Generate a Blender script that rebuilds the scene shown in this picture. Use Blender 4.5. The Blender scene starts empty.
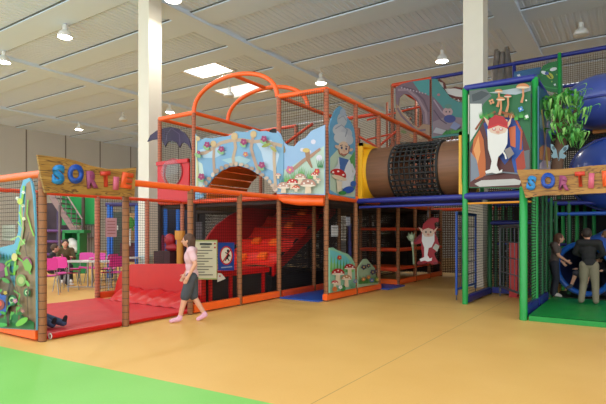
import bpy, bmesh, math, random
from mathutils import Vector, Matrix
random.seed(7)
C = bpy.context.scene.collection
V = Vector
# ------------------------------------------------------------------ camera geometry (metres, camera stands at the origin)
FX = 495.0; CX = 303.0; HY = 233.0; CH = 1.5
TH = math.atan2(330, 495)
FW = (-math.sin(TH), math.cos(TH)); RT = (math.cos(TH), math.sin(TH))
def onY(px, Y):
    k = (px-CX)/FX; dx = FW[0]+k*RT[0]; dy = FW[1]+k*RT[1]; return Y*dx/dy
def onX(px, X):
    k = (px-CX)/FX; dx = FW[0]+k*RT[0]; dy = FW[1]+k*RT[1]; return X*dy/dx
def dep(X, Y): return X*FW[0]+Y*FW[1]
def PY(Y):
    def f(px, py):
        X = onY(px, Y); return V((X, Y, CH+(HY-py)/FX*dep(X, Y)))
    return f
def PX(X):
    def f(px, py):
        Y = onX(px, X); return V((X, Y, CH+(HY-py)/FX*dep(X, Y)))
    return f
def at(px, d): l = (px-CX)/FX*d; return (d*FW[0]+l*RT[0], d*FW[1]+l*RT[1])
# ------------------------------------------------------------------ materials
def lin(c):
    return tuple(((x/255)/12.92 if x/255 <= .04045 else ((x/255+.055)/1.055)**2.4) for x in c)
_m = {}
def mat(col, rough=.6, var=.0, scale=8, bump=0, metal=0, bands=None, coat=0):
    key = (tuple(col), rough, var, scale, bump, metal, bands, coat)
    if key in _m: return _m[key]
    m = bpy.data.materials.new('paint_%d' % len(_m)); m.use_nodes = True
    nt = m.node_tree; b = nt.nodes['Principled BSDF']; L = nt.links
    c = lin(col)+(1,)
    b.inputs['Base Color'].default_value = c; b.inputs['Roughness'].default_value = rough
    b.inputs['Metallic'].default_value = metal; b.inputs['Coat Weight'].default_value = coat
    if var or bump or bands:
        tc = nt.nodes.new('ShaderNodeTexCoord'); nz = nt.nodes.new('ShaderNodeTexNoise')
        nz.inputs['Scale'].default_value = scale; nz.inputs['Detail'].default_value = 4
        L.new(tc.outputs['Object'], nz.inputs['Vector'])
        cur = None
        if var:
            mx = nt.nodes.new('ShaderNodeMix'); mx.data_type = 'RGBA'
            mx.inputs[6].default_value = tuple(x*(1-var) for x in c[:3])+(1,); mx.inputs[7].default_value = tuple(min(1, x*(1+var)) for x in c[:3])+(1,)
            L.new(nz.outputs['Fac'], mx.inputs[0]); cur = mx.outputs[2]
        if bands:
            sp = nt.nodes.new('ShaderNodeSeparateXYZ'); L.new(tc.outputs['Object'], sp.inputs[0])
            mu = nt.nodes.new('ShaderNodeMath'); mu.operation = 'MULTIPLY'; mu.inputs[1].default_value = bands[0]; L.new(sp.outputs['Z'], mu.inputs[0])
            fr = nt.nodes.new('ShaderNodeMath'); fr.operation = 'FRACT'; L.new(mu.outputs[0], fr.inputs[0])
            lt = nt.nodes.new('ShaderNodeMath'); lt.operation = 'LESS_THAN'; lt.inputs[1].default_value = bands[1]; L.new(fr.outputs[0], lt.inputs[0])
            m2 = nt.nodes.new('ShaderNodeMix'); m2.data_type = 'RGBA'; L.new(lt.outputs[0], m2.inputs[0])
            if cur: L.new(cur, m2.inputs[6])
            else: m2.inputs[6].default_value = c
            m2.inputs[7].default_value = lin(bands[2])+(1,); cur = m2.outputs[2]
        if cur: L.new(cur, b.inputs['Base Color'])
        if bump:
            bp = nt.nodes.new('ShaderNodeBump'); bp.inputs['Strength'].default_value = bump; bp.inputs['Distance'].default_value = .02
            L.new(nz.outputs['Fac'], bp.inputs['Height']); L.new(bp.outputs['Normal'], b.inputs['Normal'])
    _m[key] = m; return m
def emit(col, s):
    m = bpy.data.materials.new('glow'); m.use_nodes = True; b = m.node_tree.nodes['Principled BSDF']
    b.inputs['Base Color'].default_value = lin(col)+(1,); b.inputs['Emission Color'].default_value = lin(col)+(1,); b.inputs['Emission Strength'].default_value = s
    return m
_n = {}
def netmat(col=(30, 26, 24), cell=.05, w=.22, sheen=.0):
    """square cord net: cords are solid, the gaps are open"""
    k = (col, cell, w, sheen)
    if k in _n: return _n[k]
    m = bpy.data.materials.new('net'); m.use_nodes = True; nt = m.node_tree; L = nt.links; b = nt.nodes['Principled BSDF']
    b.inputs['Base Color'].default_value = lin(col)+(1,); b.inputs['Roughness'].default_value = .8
    g = nt.nodes.new('ShaderNodeNewGeometry'); sp = nt.nodes.new('ShaderNodeSeparateXYZ'); L.new(g.outputs['Position'], sp.inputs[0])
    def mth(op, a, c_):
        n = nt.nodes.new('ShaderNodeMath'); n.operation = op
        if isinstance(a, (int, float)): n.inputs[0].default_value = a
        else: L.new(a, n.inputs[0])
        if c_ is not None:
            if isinstance(c_, (int, float)): n.inputs[1].default_value = c_
            else: L.new(c_, n.inputs[1])
        return n.outputs[0]
    u = mth('ADD', sp.outputs['X'], sp.outputs['Y'])
    hz = mth('FRACT', mth('DIVIDE', u, cell), None); vz = mth('FRACT', mth('DIVIDE', mth('ADD', sp.outputs['Z'], mth('MULTIPLY', mth('SUBTRACT', sp.outputs['X'], sp.outputs['Y']), .0)), cell), None)
    on = mth('MAXIMUM', mth('LESS_THAN', hz, w), mth('LESS_THAN', vz, w))
    L.new(on, b.inputs['Alpha'])
    _n[k] = m; return m
# ------------------------------------------------------------------ mesh builder
class MB:
    def __init__(s): s.v = []; s.f = []; s.m = []; s.sm = []; s.mats = []
    def mi(s, m):
        if m not in s.mats: s.mats.append(m)
        return s.mats.index(m)
    def add(s, vs, fs, m=None, smooth=False):
        o = len(s.v); s.v += [tuple(v) for v in vs]; k = s.mi(m) if m else 0
        for f in fs: s.f.append([o+i for i in f]); s.m.append(k); s.sm.append(smooth)
    def box(s, a, b, m=None, M=None):
        x0, y0, z0 = [min(a[i], b[i]) for i in range(3)]; x1, y1, z1 = [max(a[i], b[i]) for i in range(3)]
        vs = [V(p) for p in ((x0,y0,z0),(x1,y0,z0),(x1,y1,z0),(x0,y1,z0),(x0,y0,z1),(x1,y0,z1),(x1,y1,z1),(x0,y1,z1))]
        if M: vs = [M @ v for v in vs]
        s.add(vs, [(0,3,2,1),(4,5,6,7),(0,1,5,4),(1,2,6,5),(2,3,7,6),(3,0,4,7)], m); return s
    def path(s, pts, r, m=None, n=12, caps=True, flat=1.0):
        pts = [V(p) for p in pts]; rs = r if isinstance(r, (list, tuple)) else [r]*len(pts)
        ring = []; t0 = (pts[1]-pts[0]).normalized(); up = V((0, 0, 1)) if abs(t0.z) < .9 else V((1, 0, 0))
        nx = t0.cross(up).normalized()
        for i, p in enumerate(pts):
            t = (pts[min(i+1, len(pts)-1)]-pts[max(i-1, 0)]).normalized()
            nx = (nx-t*nx.dot(t)).normalized(); ny = t.cross(nx)
            ring.append([p+(nx*math.cos(2*math.pi*k/n)+ny*math.sin(2*math.pi*k/n)*flat)*rs[i] for k in range(n)])
        vs = [v for r_ in ring for v in r_]; fs = []
        for i in range(len(pts)-1):
            for k in range(n): fs.append((i*n+k, i*n+(k+1) % n, (i+1)*n+(k+1) % n, (i+1)*n+k))
        s.add(vs, fs, m, True)
        if caps: s.add(ring[0], [tuple(range(n))[::-1]], m); s.add(ring[-1], [tuple(range(n))], m)
        return s
    def cap(s, p, q, r1, r2, m=None, n=14):
        p = V(p); q = V(q); t = (q-p)
        if t.length < 1e-5: t = V((0, 0, .001))
        t.normalize(); pts = []; rs = []
        for a in (-85, -60, -30, 0): pts.append(p+t*r1*math.sin(math.radians(a))); rs.append(r1*math.cos(math.radians(a)))
        for a in (0, 30, 60, 85): pts.append(q+t*r2*math.sin(math.radians(a))); rs.append(r2*math.cos(math.radians(a)))
        return s.path(pts, rs, m, n)
    def ell(s, c, r, m=None, M=None, nu=16, nv=10):
        vs = []; fs = []; c = V(c)
        for j in range(nv+1):
            a = math.pi*j/nv
            for i in range(nu):
                b = 2*math.pi*i/nu; p = V((r[0]*math.sin(a)*math.cos(b), r[1]*math.sin(a)*math.sin(b), r[2]*math.cos(a)))
                vs.append(c+(M @ p if M else p))
        for j in range(nv):
            for i in range(nu): fs.append((j*nu+i, (j+1)*nu+i, (j+1)*nu+(i+1) % nu, j*nu+(i+1) % nu))
        s.add(vs, fs, m, True); return s
    def prism(s, pts, off, m=None):
        pts = [V(p) for p in pts]; n = len(pts); off = V(off)
        nr = V((0, 0, 0))
        for i in range(n): nr += pts[i].cross(pts[(i+1) % n])
        if nr.dot(off) < 0: pts = pts[::-1]
        s.add(pts+[p+off for p in pts], [tuple(range(n))[::-1], tuple(range(n, 2*n))]+[(i, (i+1) % n, n+(i+1) % n, n+i) for i in range(n)], m); return s
    def quad(s, a, b, c, d, m=None): s.add([a, b, c, d], [(0, 1, 2, 3)], m); return s
    def grid(s, fn, nu, nv, m=None, smooth=True):
        vs = [fn(i/nu, j/nv) for j in range(nv+1) for i in range(nu+1)]
        s.add(vs, [(j*(nu+1)+i, j*(nu+1)+i+1, (j+1)*(nu+1)+i+1, (j+1)*(nu+1)+i) for j in range(nv) for i in range(nu)], m, smooth); return s
    def build(s, name, m=None, parent=None, origin=None, remesh=None):
        me = bpy.data.meshes.new(name); o0 = V(origin) if origin is not None else V((0, 0, 0))
        me.from_pydata([V(v)-o0 for v in s.v], [], s.f)
        if m: me.materials.append(m)
        else:
            for x in s.mats: me.materials.append(x)
            me.polygons.foreach_set('material_index', s.m)
        me.polygons.foreach_set('use_smooth', s.sm); me.update()
        o = bpy.data.objects.new(name, me); C.objects.link(o); o.location = o0
        if remesh:
            md = o.modifiers.new('r', 'REMESH'); md.mode = 'VOXEL'; md.voxel_size = remesh; md.use_smooth_shade = True
            sm = o.modifiers.new('s', 'SMOOTH'); sm.factor = .5; sm.iterations = 3
            dg = bpy.context.evaluated_depsgraph_get(); dg.update(); m2 = bpy.data.meshes.new_from_object(o.evaluated_get(dg))
            o.modifiers.clear(); o.data = m2
            if not m2.materials and m: m2.materials.append(m)
        if parent:
            o.parent = parent; o.location = o0-PL(parent)
        return o
def PL(o):
    p = V(o.location)
    while o.parent: o = o.parent; p += V(o.location)
    return p
def tag(o, label=None, cat=None, group=None, kind=None):
    if label: o['label'] = label
    if cat: o['category'] = cat
    if group: o['group'] = group
    if kind: o['kind'] = kind
    return o
def thing(name, label, cat, loc, group=None):
    o = bpy.data.objects.new(name, None); C.objects.link(o); o.location = loc; o.empty_display_size = .1
    return tag(o, label, cat, group)
def copy_tree(o, parent=None):
    c = o.copy(); C.objects.link(c); c.parent = parent
    for ch in list(o.children): copy_tree(ch, c)
    return c
# ------------------------------------------------------------------ colours
ORANGE = mat((250, 100, 30), .38, .10, 14, .15, coat=.15); REDOR = mat((222, 74, 34), .4, .1, 14, .15)
BROWN = mat((146, 92, 52), .65, .25, 20, .5, bands=(9.0, .10, (84, 50, 28))); RBROWN = mat((176, 100, 70), .6, .5, 30, .6, bands=(14.0, .16, (104, 52, 36)))
BLUE = mat((34, 44, 132), .38, .2, 16, .2, coat=.1); BLUE2 = mat((38, 84, 172), .4, .1, 12, .1)
GREEN = mat((24, 150, 66), .4, .12, 14, .15, coat=.1); DKGREEN = mat((18, 92, 48), .5, .2, 14, .2)
REDV = mat((196, 8, 12), .36, .1, 5, .1); REDMAT = mat((204, 26, 40), .5, .12, 5, .2)
YELLOW = mat((238, 178, 30), .4, .05, 6); BLACK = mat((22, 20, 20), .6); DARK = mat((52, 38, 32), .8, .2, 4)
STEEL = mat((150, 152, 156), .35, metal=.8); GUN = mat((104, 106, 112), .45, metal=.6); WHITE = mat((238, 236, 230), .5); PAPER = mat((226, 222, 208), .7, .03, 20)
WOOD = mat((120, 78, 52), .55, .3, 10, .2)
NET = netmat((44, 34, 30), .06, .12); NETD = netmat((34, 26, 24), .055, .30); NETR = netmat((90, 30, 24), .05, .30)

# ------------------------------------------------------------------ the hall
def struct(o): o['kind'] = 'structure'; return o
ZC = 9.35; ZB = 9.2; XW = -38.0; YW = 29.5
YF = -3.0; YC = 4.0  # ceiling edge set back, out of view, so sky light floods the front
def floor_mat():
    m = bpy.data.materials.new('vinyl_floor'); m.use_nodes = True; nt = m.node_tree; L = nt.links; b = nt.nodes['Principled BSDF']
    g = nt.nodes.new('ShaderNodeNewGeometry'); sp = nt.nodes.new('ShaderNodeSeparateXYZ'); L.new(g.outputs['Position'], sp.inputs[0])
    def mth(op, a, c_=None):
        n = nt.nodes.new('ShaderNodeMath'); n.operation = op
        for i, x in enumerate((a, c_)):
            if x is None: continue
            if isinstance(x, (int, float)): n.inputs[i].default_value = x
            else: L.new(x, n.inputs[i])
        return n.outputs[0]
    n1 = nt.nodes.new('ShaderNodeTexNoise'); n1.inputs['Scale'].default_value = 1.1; n1.inputs['Detail'].default_value = 5; L.new(g.outputs['Position'], n1.inputs['Vector'])
    n2 = nt.nodes.new('ShaderNodeTexNoise'); n2.inputs['Scale'].default_value = 60; n2.inputs['Detail'].default_value = 3; L.new(g.outputs['Position'], n2.inputs['Vector'])
    fac = mth('ADD', mth('MULTIPLY', n1.outputs['Fac'], .6), mth('MULTIPLY', n2.outputs['Fac'], .4))
    def mix(f, a, c_):
        n = nt.nodes.new('ShaderNodeMix'); n.data_type = 'RGBA'; L.new(f, n.inputs[0])
        for i, x in ((6, a), (7, c_)):
            if isinstance(x, tuple): n.inputs[i].default_value = lin(x)+(1,)
            else: L.new(x, n.inputs[i])
        return n.outputs[2]
    tan = mix(fac, FT0, FT1); gr = mix(fac, FG0, FG1)
    # the green vinyl lies nearer the camera; the joint runs almost along X
    edge = mth('LESS_THAN', sp.outputs['Y'], mth('ADD', 3.62, mth('MULTIPLY', sp.outputs['X'], .056)))
    side = mth('LESS_THAN', sp.outputs['X'], 4.0)
    col = mix(mth('MULTIPLY', edge, side), tan, gr)
    # welded sheet joints
    seam = mth('LESS_THAN', mth('ABSOLUTE', mth('SUBTRACT', sp.outputs['X'], -2.35)), .006)
    seam2 = mth('LESS_THAN', mth('ABSOLUTE', mth('SUBTRACT', sp.outputs['Y'], 9.9)), .006)
    col = mix(mth('MULTIPLY', mth('MAXIMUM', seam, seam2), .5), col, (120, 92, 56))
    L.new(col, b.inputs['Base Color'])
    b.inputs['Roughness'].default_value = .42; b.inputs['Specular IOR Level'].default_value = .35
    bp = nt.nodes.new('ShaderNodeBump'); bp.inputs['Strength'].default_value = .08; bp.inputs['Distance'].default_value = .01; L.new(n1.outputs['Fac'], bp.inputs['Height']); L.new(bp.outputs['Normal'], b.inputs['Normal'])
    return m
FT0 = (210, 158, 80); FT1 = (236, 190, 112); FG0 = (112, 186, 78); FG1 = (144, 208, 108)
struct(MB().box((XW, YF, -.1), (16, YW, 0)).build('floor', floor_mat()))
def wall_mat():
    m = mat((206, 204, 198), .8, .05, .7); m = m.copy(); nt = m.node_tree; L = nt.links; b = nt.nodes['Principled BSDF']
    g = nt.nodes.new('ShaderNodeNewGeometry'); sp = nt.nodes.new('ShaderNodeSeparateXYZ'); L.new(g.outputs['Position'], sp.inputs[0])
    ad = nt.nodes.new('ShaderNodeMath'); ad.operation = 'ADD'; L.new(sp.outputs['X'], ad.inputs[0]); L.new(sp.outputs['Y'], ad.inputs[1])
    mu = nt.nodes.new('ShaderNodeMath'); mu.operation = 'MULTIPLY'; mu.inputs[1].default_value = 1/3.1; L.new(ad.outputs[0], mu.inputs[0])
    fr = nt.nodes.new('ShaderNodeMath'); fr.operation = 'FRACT'; L.new(mu.outputs[0], fr.inputs[0])
    lt = nt.nodes.new('ShaderNodeMath'); lt.operation = 'LESS_THAN'; lt.inputs[1].default_value = .035; L.new(fr.outputs[0], lt.inputs[0])
    old = b.inputs['Base Color'].links[0].from_socket
    mx = nt.nodes.new('ShaderNodeMix'); mx.data_type = 'RGBA'; L.new(lt.outputs[0], mx.inputs[0]); L.new(old, mx.inputs[6]); mx.inputs[7].default_value = lin((120, 114, 104))+(1,)
    L.new(mx.outputs[2], b.inputs['Base Color']); return m
WM = wall_mat()
struct(MB().box((XW-.2, YF, 0), (XW, YW+.2, ZC)).build('wall_left', WM))
struct(MB().box((XW, YW, 0), (16, YW+.2, ZC)).build('wall_back', WM))
struct(MB().box((14, 9.0, 0), (14.2, YW, ZC)).build('wall_right_blocker', WM))  # unseen wall added to keep side light off the far ceiling
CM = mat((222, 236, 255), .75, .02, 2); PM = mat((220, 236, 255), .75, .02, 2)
# ribbed steel roof deck with a rooflight and a second panel glowing as a reflection
roof_glow = [(-18.2, -16.0, 16.4, 18.0), (-19.3, -16.6, 19.9, 21.6)]
cb = MB(); x = XW; k = 0; prof = []
while x < 16:
    prof += [(x, ZC), (x+.10, ZC), (x+.12, ZC+.025), (x+.2, ZC+.025)]; x += .22
def strip(y0, y1, xs=None):
    P = [p for p in prof if xs is None or xs[0] <= p[0] <= xs[1]]
    cb.add([(p[0], y0, p[1]) for p in P]+[(p[0], y1, p[1]) for p in P], [(i, i+1, len(P)+i+1, len(P)+i) for i in range(len(P)-1)])
strip(YC, 16.4); strip(16.4, 18.0, (XW, -18.1)); strip(16.4, 18.0, (-16.2, 17)); strip(18.0, 19.9)
strip(19.9, 21.6, (XW, -19.2)); strip(19.9, 21.6, (-16.8, 17)); strip(21.6, YW)
struct(cb.build('ceiling', CM))
for i, (a, b_, c, d) in enumerate(roof_glow):
    w = struct(MB().box((a, c, ZC+.07), (b_, d, ZC+.1)).build('window_%d' % (i+1), emit((255, 255, 250), (4.0, .7)[i])))  # the second, dimmer panel stands in for a reflection on the ceiling
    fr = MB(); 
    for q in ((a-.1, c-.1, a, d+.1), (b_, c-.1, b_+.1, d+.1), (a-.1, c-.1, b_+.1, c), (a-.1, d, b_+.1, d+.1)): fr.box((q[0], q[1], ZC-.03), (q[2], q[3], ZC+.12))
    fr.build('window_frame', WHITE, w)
tn = 1
for xb in (-3.7, -13.5, -23.5, -33.0):
    struct(MB().box((xb-.42, YC, ZB), (xb+.42, YW, ZC+.02)).build('trim_%d' % tn, PM)); tn += 1
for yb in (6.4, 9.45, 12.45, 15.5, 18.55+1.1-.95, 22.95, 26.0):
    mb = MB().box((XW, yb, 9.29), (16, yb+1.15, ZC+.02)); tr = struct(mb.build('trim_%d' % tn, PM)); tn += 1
    MB().box((XW, yb-.07, 9.335), (16, yb-.001, 9.349)).build('dark_strip', mat((96, 102, 102), .7), tr); MB().box((XW, yb+1.151, 9.335), (16, yb+1.22, 9.349)).build('dark_strip', mat((96, 102, 102), .7), tr)  # thin dark strips along both purlin edges
COLM = mat((226, 218, 202), .6, .03, 3)
for px, d, s in ((150, 16.2, .26), (475.5, 14.0, .27)):
    x, y = at(px, d)
    mb = MB().box((x-s, y-s, 0), (x+s, y+s, ZB+.02)); mb.box((x-s-.012, y-s-.012, 0), (x+s+.012, y+s+.012, .25))
    struct(mb.build('trim_%d' % tn, COLM)); tn += 1
# rain pipe in the far left corner
struct(MB().path([(XW+1.6, YW-.3, 0), (XW+1.6, YW-.3, 9.3)], .14).build('trim_%d' % tn, mat((200, 194, 184), .5))); tn += 1

# ------------------------------------------------------------------ pendant lamps
LAMPM = mat((232, 232, 228), .4)
def lamp(px, py, z, lit, label):
    d = FX*(z-CH)/(HY-py); x, y = at(px, d)
    t = thing('pendant_lamp', label, 'lamp', (x, y, ZC), 'hanging hall lamps')
    MB().path([(x, y, ZC), (x, y, z+.5)], .012, n=6).build('cord', WHITE, t)
    MB().path([(x, y, z+.5), (x, y, z+.46), (x, y, z+.30)], [.06, .09, .09]).build('lamp_cap', LAMPM, t)
    prof = [(.09, .30), (.19, .22), (.25, .12), (.27, 0.02), (.255, 0.02), (.22, .11), (.15, .19), (.05, .2)]
    n = 20; vs = []; fs = []
    for r, h in prof: vs += [(x+r*math.cos(2*math.pi*k/n), y+r*math.sin(2*math.pi*k/n), z+h) for k in range(n)]
    for i in range(len(prof)-1):
        for k in range(n): fs.append((i*n+k, i*n+(k+1) % n, (i+1)*n+(k+1) % n, (i+1)*n+k))
    mb = MB(); mb.add(vs, fs, None, True); sh = mb.build('lamp_shade', LAMPM, t)
    MB().ell((x, y, z+.05), (.25, .25, .075)).build('bulb', emit((255, 252, 240), 14) if lit else mat((215, 215, 208), .3), sh)
    if lit:
        l = bpy.data.lights.new('lamp_light', 'SPOT'); l.energy = 480; l.color = (1, .95, .86); l.shadow_soft_size = .2; l.spot_size = math.radians(150); l.spot_blend = .6
        o = bpy.data.objects.new('lamp_light', l); C.objects.link(o); o.location = (x, y, z-.03)
for a in ((65, 38, 8.75, 1, 'lit hanging lamp, upper of the two at the far left of the ceiling'), (4, 63, 8.75, 1, 'lit hanging lamp at the left edge of the photo'),
          (79, 130, 8.55, 1, 'lit hanging lamp low over the left sign in front of the far wall'), (173, 1, 8.75, 1, 'lit hanging lamp right beside the top of the left column'),
          (442, 62, 8.55, 1, 'lit hanging lamp above the purple cave painting'), (321, 84, 8.55, 1, 'lit hanging lamp right above the orange tower corner'),
          (170, 113, 8.55, 1, 'small far lit lamp above the left orange box frame'), (229, 97, 8.45, 0, 'white unlit lamp hanging under the rooflight inside the orange arch'),
          (123, 121, 8.7, 0, 'unlit lamp hanging between the far left wall and the column'), (581, 36, 8.7, 0, 'unlit lamp hanging above the blue tube slide')):
    lamp(*a)

# ------------------------------------------------------------------ padded frames
R1 = .055
def post(t, x, y, z0, z1, m=BROWN, r=R1, lab=None):
    o = MB().path([(x, y, z0), (x, y, z1-.01), (x, y, z1)], [r, r, r*.8]).build('post', m, t, (x, y, z0))
    if lab: o['label'] = lab
    return o
def rail(t, a, b, m=ORANGE, r=R1, name='rail'):
    a = V(a); b = V(b); n = 6; pts = [a.lerp(b, i/n) for i in range(n+1)]
    return MB().path(pts, r).build(name, m, t, a)
def netY(t, x0, x1, y, z0, z1, m=None): return MB().quad((x0, y, z0), (x1, y, z0), (x1, y, z1), (x0, y, z1)).build('net_panel', m or NET, t)
def netX(t, x, y0, y1, z0, z1, m=None): return MB().quad((x, y0, z0), (x, y1, z0), (x, y1, z1), (x, y0, z1)).build('net_panel', m or NET, t)
def pad(t, a, b, w=.12, h=.14, z=.03, m=ORANGE, name='base_pad'):
    a = V(a); b = V(b); t_ = (b-a).normalized(); s = V((-t_.y, t_.x, 0))*w/2; mb = MB(); pr = []
    for (u, v) in ((-1, 0), (1, 0), (1, .75), (.7, 1), (-.7, 1), (-1, .75)): pr.append(s*u+V((0, 0, z+v*h)))
    mb.prism([V((a.x, a.y, 0))+p for p in pr], b-a); return mb.build(name, m, t, a)
YG = [3.70, 5.05, 6.45, 7.82, 9.2]; XA = -6.8; XB = -5.6; Z1 = 2.32; Z2 = 4.65
YB = [9.2, 10.7, 12.0, 13.3, 14.63, 15.9, 17.1]
# --- low entrance enclosure at the left
e = thing('entrance_fence', 'low orange-railed net enclosure with brown posts left of the two-storey tower', 'fence', (XA, 3.7, 0))
for y in YG[:4]: post(e, XA, y, 0, Z1)
for i in range(4): rail(e, (XA, YG[i], Z1), (XA, YG[i+1], Z1))
for i in (2, 3): netX(e, XA, YG[i], YG[i+1], .1, Z1, netmat((40, 30, 28), .06, .10))
for i in (2, 3): pad(e, (XA, YG[i]+.05, 0), (XA, YG[i+1]-.05, 0))
for x in (-8.15, -9.3): post(e, x, 3.7, 0, Z1)
rail(e, (XA, 3.7, Z1), (-8.15, 3.7, Z1)); rail(e, (-8.15, 3.7, Z1), (-9.95, 3.7, Z1))
netY(e, -9.3, XA, 3.7, .15, Z1, NET); pad(e, (XA-.06, 3.7, 0), (-9.3, 3.7, 0), .14, .17)
XL = -10.0
for y in (3.7, 5.3, 6.68, 8.05, 9.2): post(e, XL, y, 0, Z1, RBROWN)
for y0, y1 in ((3.7, 5.3), (5.3, 6.68), (6.68, 8.05), (8.05, 9.2)):
    rail(e, (XL, y0, Z1), (XL, y1, Z1), REDOR, .04)
netX(e, XL, 6.68, 9.2, .1, Z1, NET); pad(e, (XL, 6.73, 0), (XL, 8.0, 0), m=REDOR); pad(e, (XL, 8.1, 0), (XL, 9.15, 0), m=REDOR)
# red vinyl floor mat
mb = MB()
def fm(u, v):
    x = XA-.07-u*3.05; y = 3.72+v*2.95; return V((x, y, .055+.006*math.sin(u*21+v*9)*math.sin(v*13)))
mb.grid(fm, 30, 30); mb.box((XA-3.12, 3.72, .002), (XA-.07, 6.67, .048))
mt = mb.build('floor_mat', REDMAT); tag(mt, 'flat red vinyl mat on the floor inside the left entrance', 'mat')
ro = MB().path([(XA-.02, 3.83, .05), (XA-.02, 4.96, .05)], .045, n=14); ro = ro.build('edge_roll', REDV, mt)
ro2 = MB().path([(XA-.02, 5.14, .045), (XA-.02, 6.36, .045)], .03, n=14).build('edge_roll', REDV, mt)
rr = MB(); rr.path([(XA-.02+.036*math.cos(a*.3), 3.82, .05+.036*math.sin(a*.3)) for a in range(22)], .009, n=6); rr.build('roll_rim', PAPER, mt)

# --- red landing wall with rounded end, glossy pad at its foot
Yw = 6.95; f = PY(Yw)
out = [(113, 301), (114.5, 292), (116.5, 282), (120, 273), (125, 267), (131, 264.3), (150, 264), (175, 264), (204, 264)]
pts = [f(*p) for p in out]; pts = [V((p.x, p.y, max(p.z, .06))) for p in pts]
xr = -7.02; pts[-1].x = xr; pts.append(V((xr, Yw, .06)))
lw = MB().prism(pts, (0, .12, 0)).build('slide_wall', REDV); tag(lw, 'glossy red landing wall with a rounded left end at the slide foot', 'slide')
mb = MB()
def fp(u, v):
    x = -9.3+u*2.2; y = 6.92-v*.42; h = .24*(1-v)**.7+.05+.02*math.sin(u*17+v*4)*(1-v)+.012*math.sin(u*41+3*v); return V((x, y, h+.02))
mb.grid(fp, 60, 12); mb.box((-9.3, 6.5, .061), (-7.1, 6.92, .068))
tag(mb.build('landing_pad', REDV), 'shiny creased red pad at the foot of the red landing wall', 'pad')
# --- podium with dark infill panels and red edging, behind the fence
pd = thing('slide_podium', 'dark-panelled podium with red edging behind the net fence, under the red climb', 'platform', (-7.9, 8.0, 0))
MB().box((-9.0, 7.12, .60), (-7.0, 9.1, .72)).build('podium_top', REDV, pd)
MB().box((-9.0, 7.15, .05), (-7.04, 9.1, .60)).build('podium_body', BLACK, pd)
for y in (7.15, 7.75, 8.85): MB().box((-7.035, y, .05), (-6.99, y+.07, .60)).build('edge_strip', REDV, pd)
# --- red ramp with orange holds
rp = thing('climbing_ramp', 'red stepped climbing ramp with orange blocks behind the net', 'ramp', (-7.8, 9.2, 0))
mb = MB()
def rz(t): return .72+t*1.6
def fr_(u, v):
    x = -6.95-u*1.75; y = 9.12+v*2.9; n = 5; s = (v*n) % 1.0; base = rz(math.floor(v*n)/n); z = base+.32*min(1, s*1.6)**2+.03*math.sin(u*6)
    return V((x, y, z))
mb.grid(fr_, 14, 60)
rp1 = mb.build('ramp_surface', mat((220, 40, 26), .35, .1, 5, .1, coat=.1), rp)
MB().prism([(-6.95, 9.12, .5), (-6.95, 9.12, .74), (-6.95, 12.0, 2.32), (-6.95, 12.0, 2.05)], (.05, 0, 0)).build('side_panel', REDV, rp)
pp = [V((-8.7, 8.4, .72))]+[V((-8.7, 8.4+.25*i, .72+1.15*math.sin(min(1, i/5)*math.pi/2)**.8+max(0, i-4)*.09)) for i in range(1, 15)]+[V((-8.7, 12.0, 1.9))]
MB().prism(pp, (-.06, 0, 0)).build('side_panel', mat((150, 18, 22), .4, .1, 4), rp)
for (u, v) in ((.25, .02), (.62, .02), (.3, .22), (.65, .24), (.3, .45), (.3, .66)):
    p = fr_(u, v+.06); MB().prism([p+V((-.12, -.06, -.02)), p+V((.12, -.06, -.02)), p+V((.10, .09, .09)), p+V((-.10, .09, .09))], (0, -.05, .07)).build('hold_block', ORANGE, rp)
MB().box((-8.75, 9.15, .05), (-6.98, 12.0, .5)).build('ramp_base', BLACK, rp)

YP6 = 9.32; YB6 = [9.32]+YB[1:]
# --- two-storey orange tower
T = thing('play_tower', 'two-storey orange and brown padded play frame with arches in the middle', 'play frame', (XB, YP6, 0))
post(T, XA, 9.2, 0, Z2, BROWN); post(T, XB, YP6, 0, Z2, BROWN); post(T, XA, 9.2, Z1+.04, Z2+.01, RBROWN, .058); post(T, XB, YP6, Z1+.04, Z2+.01, RBROWN, .058)
for y in YB[1:6]: post(T, XB, y, 0, Z1, BROWN); post(T, XB, y, Z1, Z2, RBROWN)
for x in (-9.57, -10.9): post(T, x, 9.2, 0, Z1, DARK); post(T, x, 9.2, Z1, Z2, RBROWN)
for y in (10.7, 12.0, 13.3): post(T, XA, y, 0, Z1, BROWN)
for x in (-6.8, -8.25, -9.57, -10.9): post(T, x, 12.0, Z1, Z2, RBROWN)
def rr_(a, b, m=ORANGE, r=R1): rail(T, a, b, m, r)
# first storey rails
rr_((XA, 9.2, Z1+.02), (XB, YP6, Z1+.02), r=.09)
MB().path([(XA+.04, 9.12, Z1-.02), (XA+.2, 9.12, Z1-.07), (XA+.6, 9.14, Z1-.12), (XB, 9.24, Z1-.14)], [.03, .07, .09, .09]).build('rail', ORANGE, T)
for i in range(5): rr_((XB, YB6[i], Z1), (XB, YB[i+1], Z1), r=.085)
for a, b in ((-10.9, -9.57), (-9.57, -8.25), (-8.25, XA)): rr_((a, 9.2, Z1), (b, 9.2, Z1), REDOR)
# second storey rails
rr_((-10.9, 9.2, Z2), (-9.57, 9.2, Z2), r=.06); rr_((XA, 9.2, Z2), (XB, YP6, Z2), r=.06)
for i in range(5): rr_((XB, YB6[i], Z2), (XB, YB[i+1], Z2), r=.06)
for x in (-10.9, -9.57, XA): rr_((x, 9.2, Z2), (x, 12.0, Z2), r=.05)
rr_((-10.9, 12, Z2), (-9.57, 12, Z2), r=.05); rr_((-9.57, 12, Z2), (-8.25, 12, Z2), REDOR, .05); rr_((XA, 12, Z2), (XB, 12, Z2), REDOR, .05)
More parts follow.
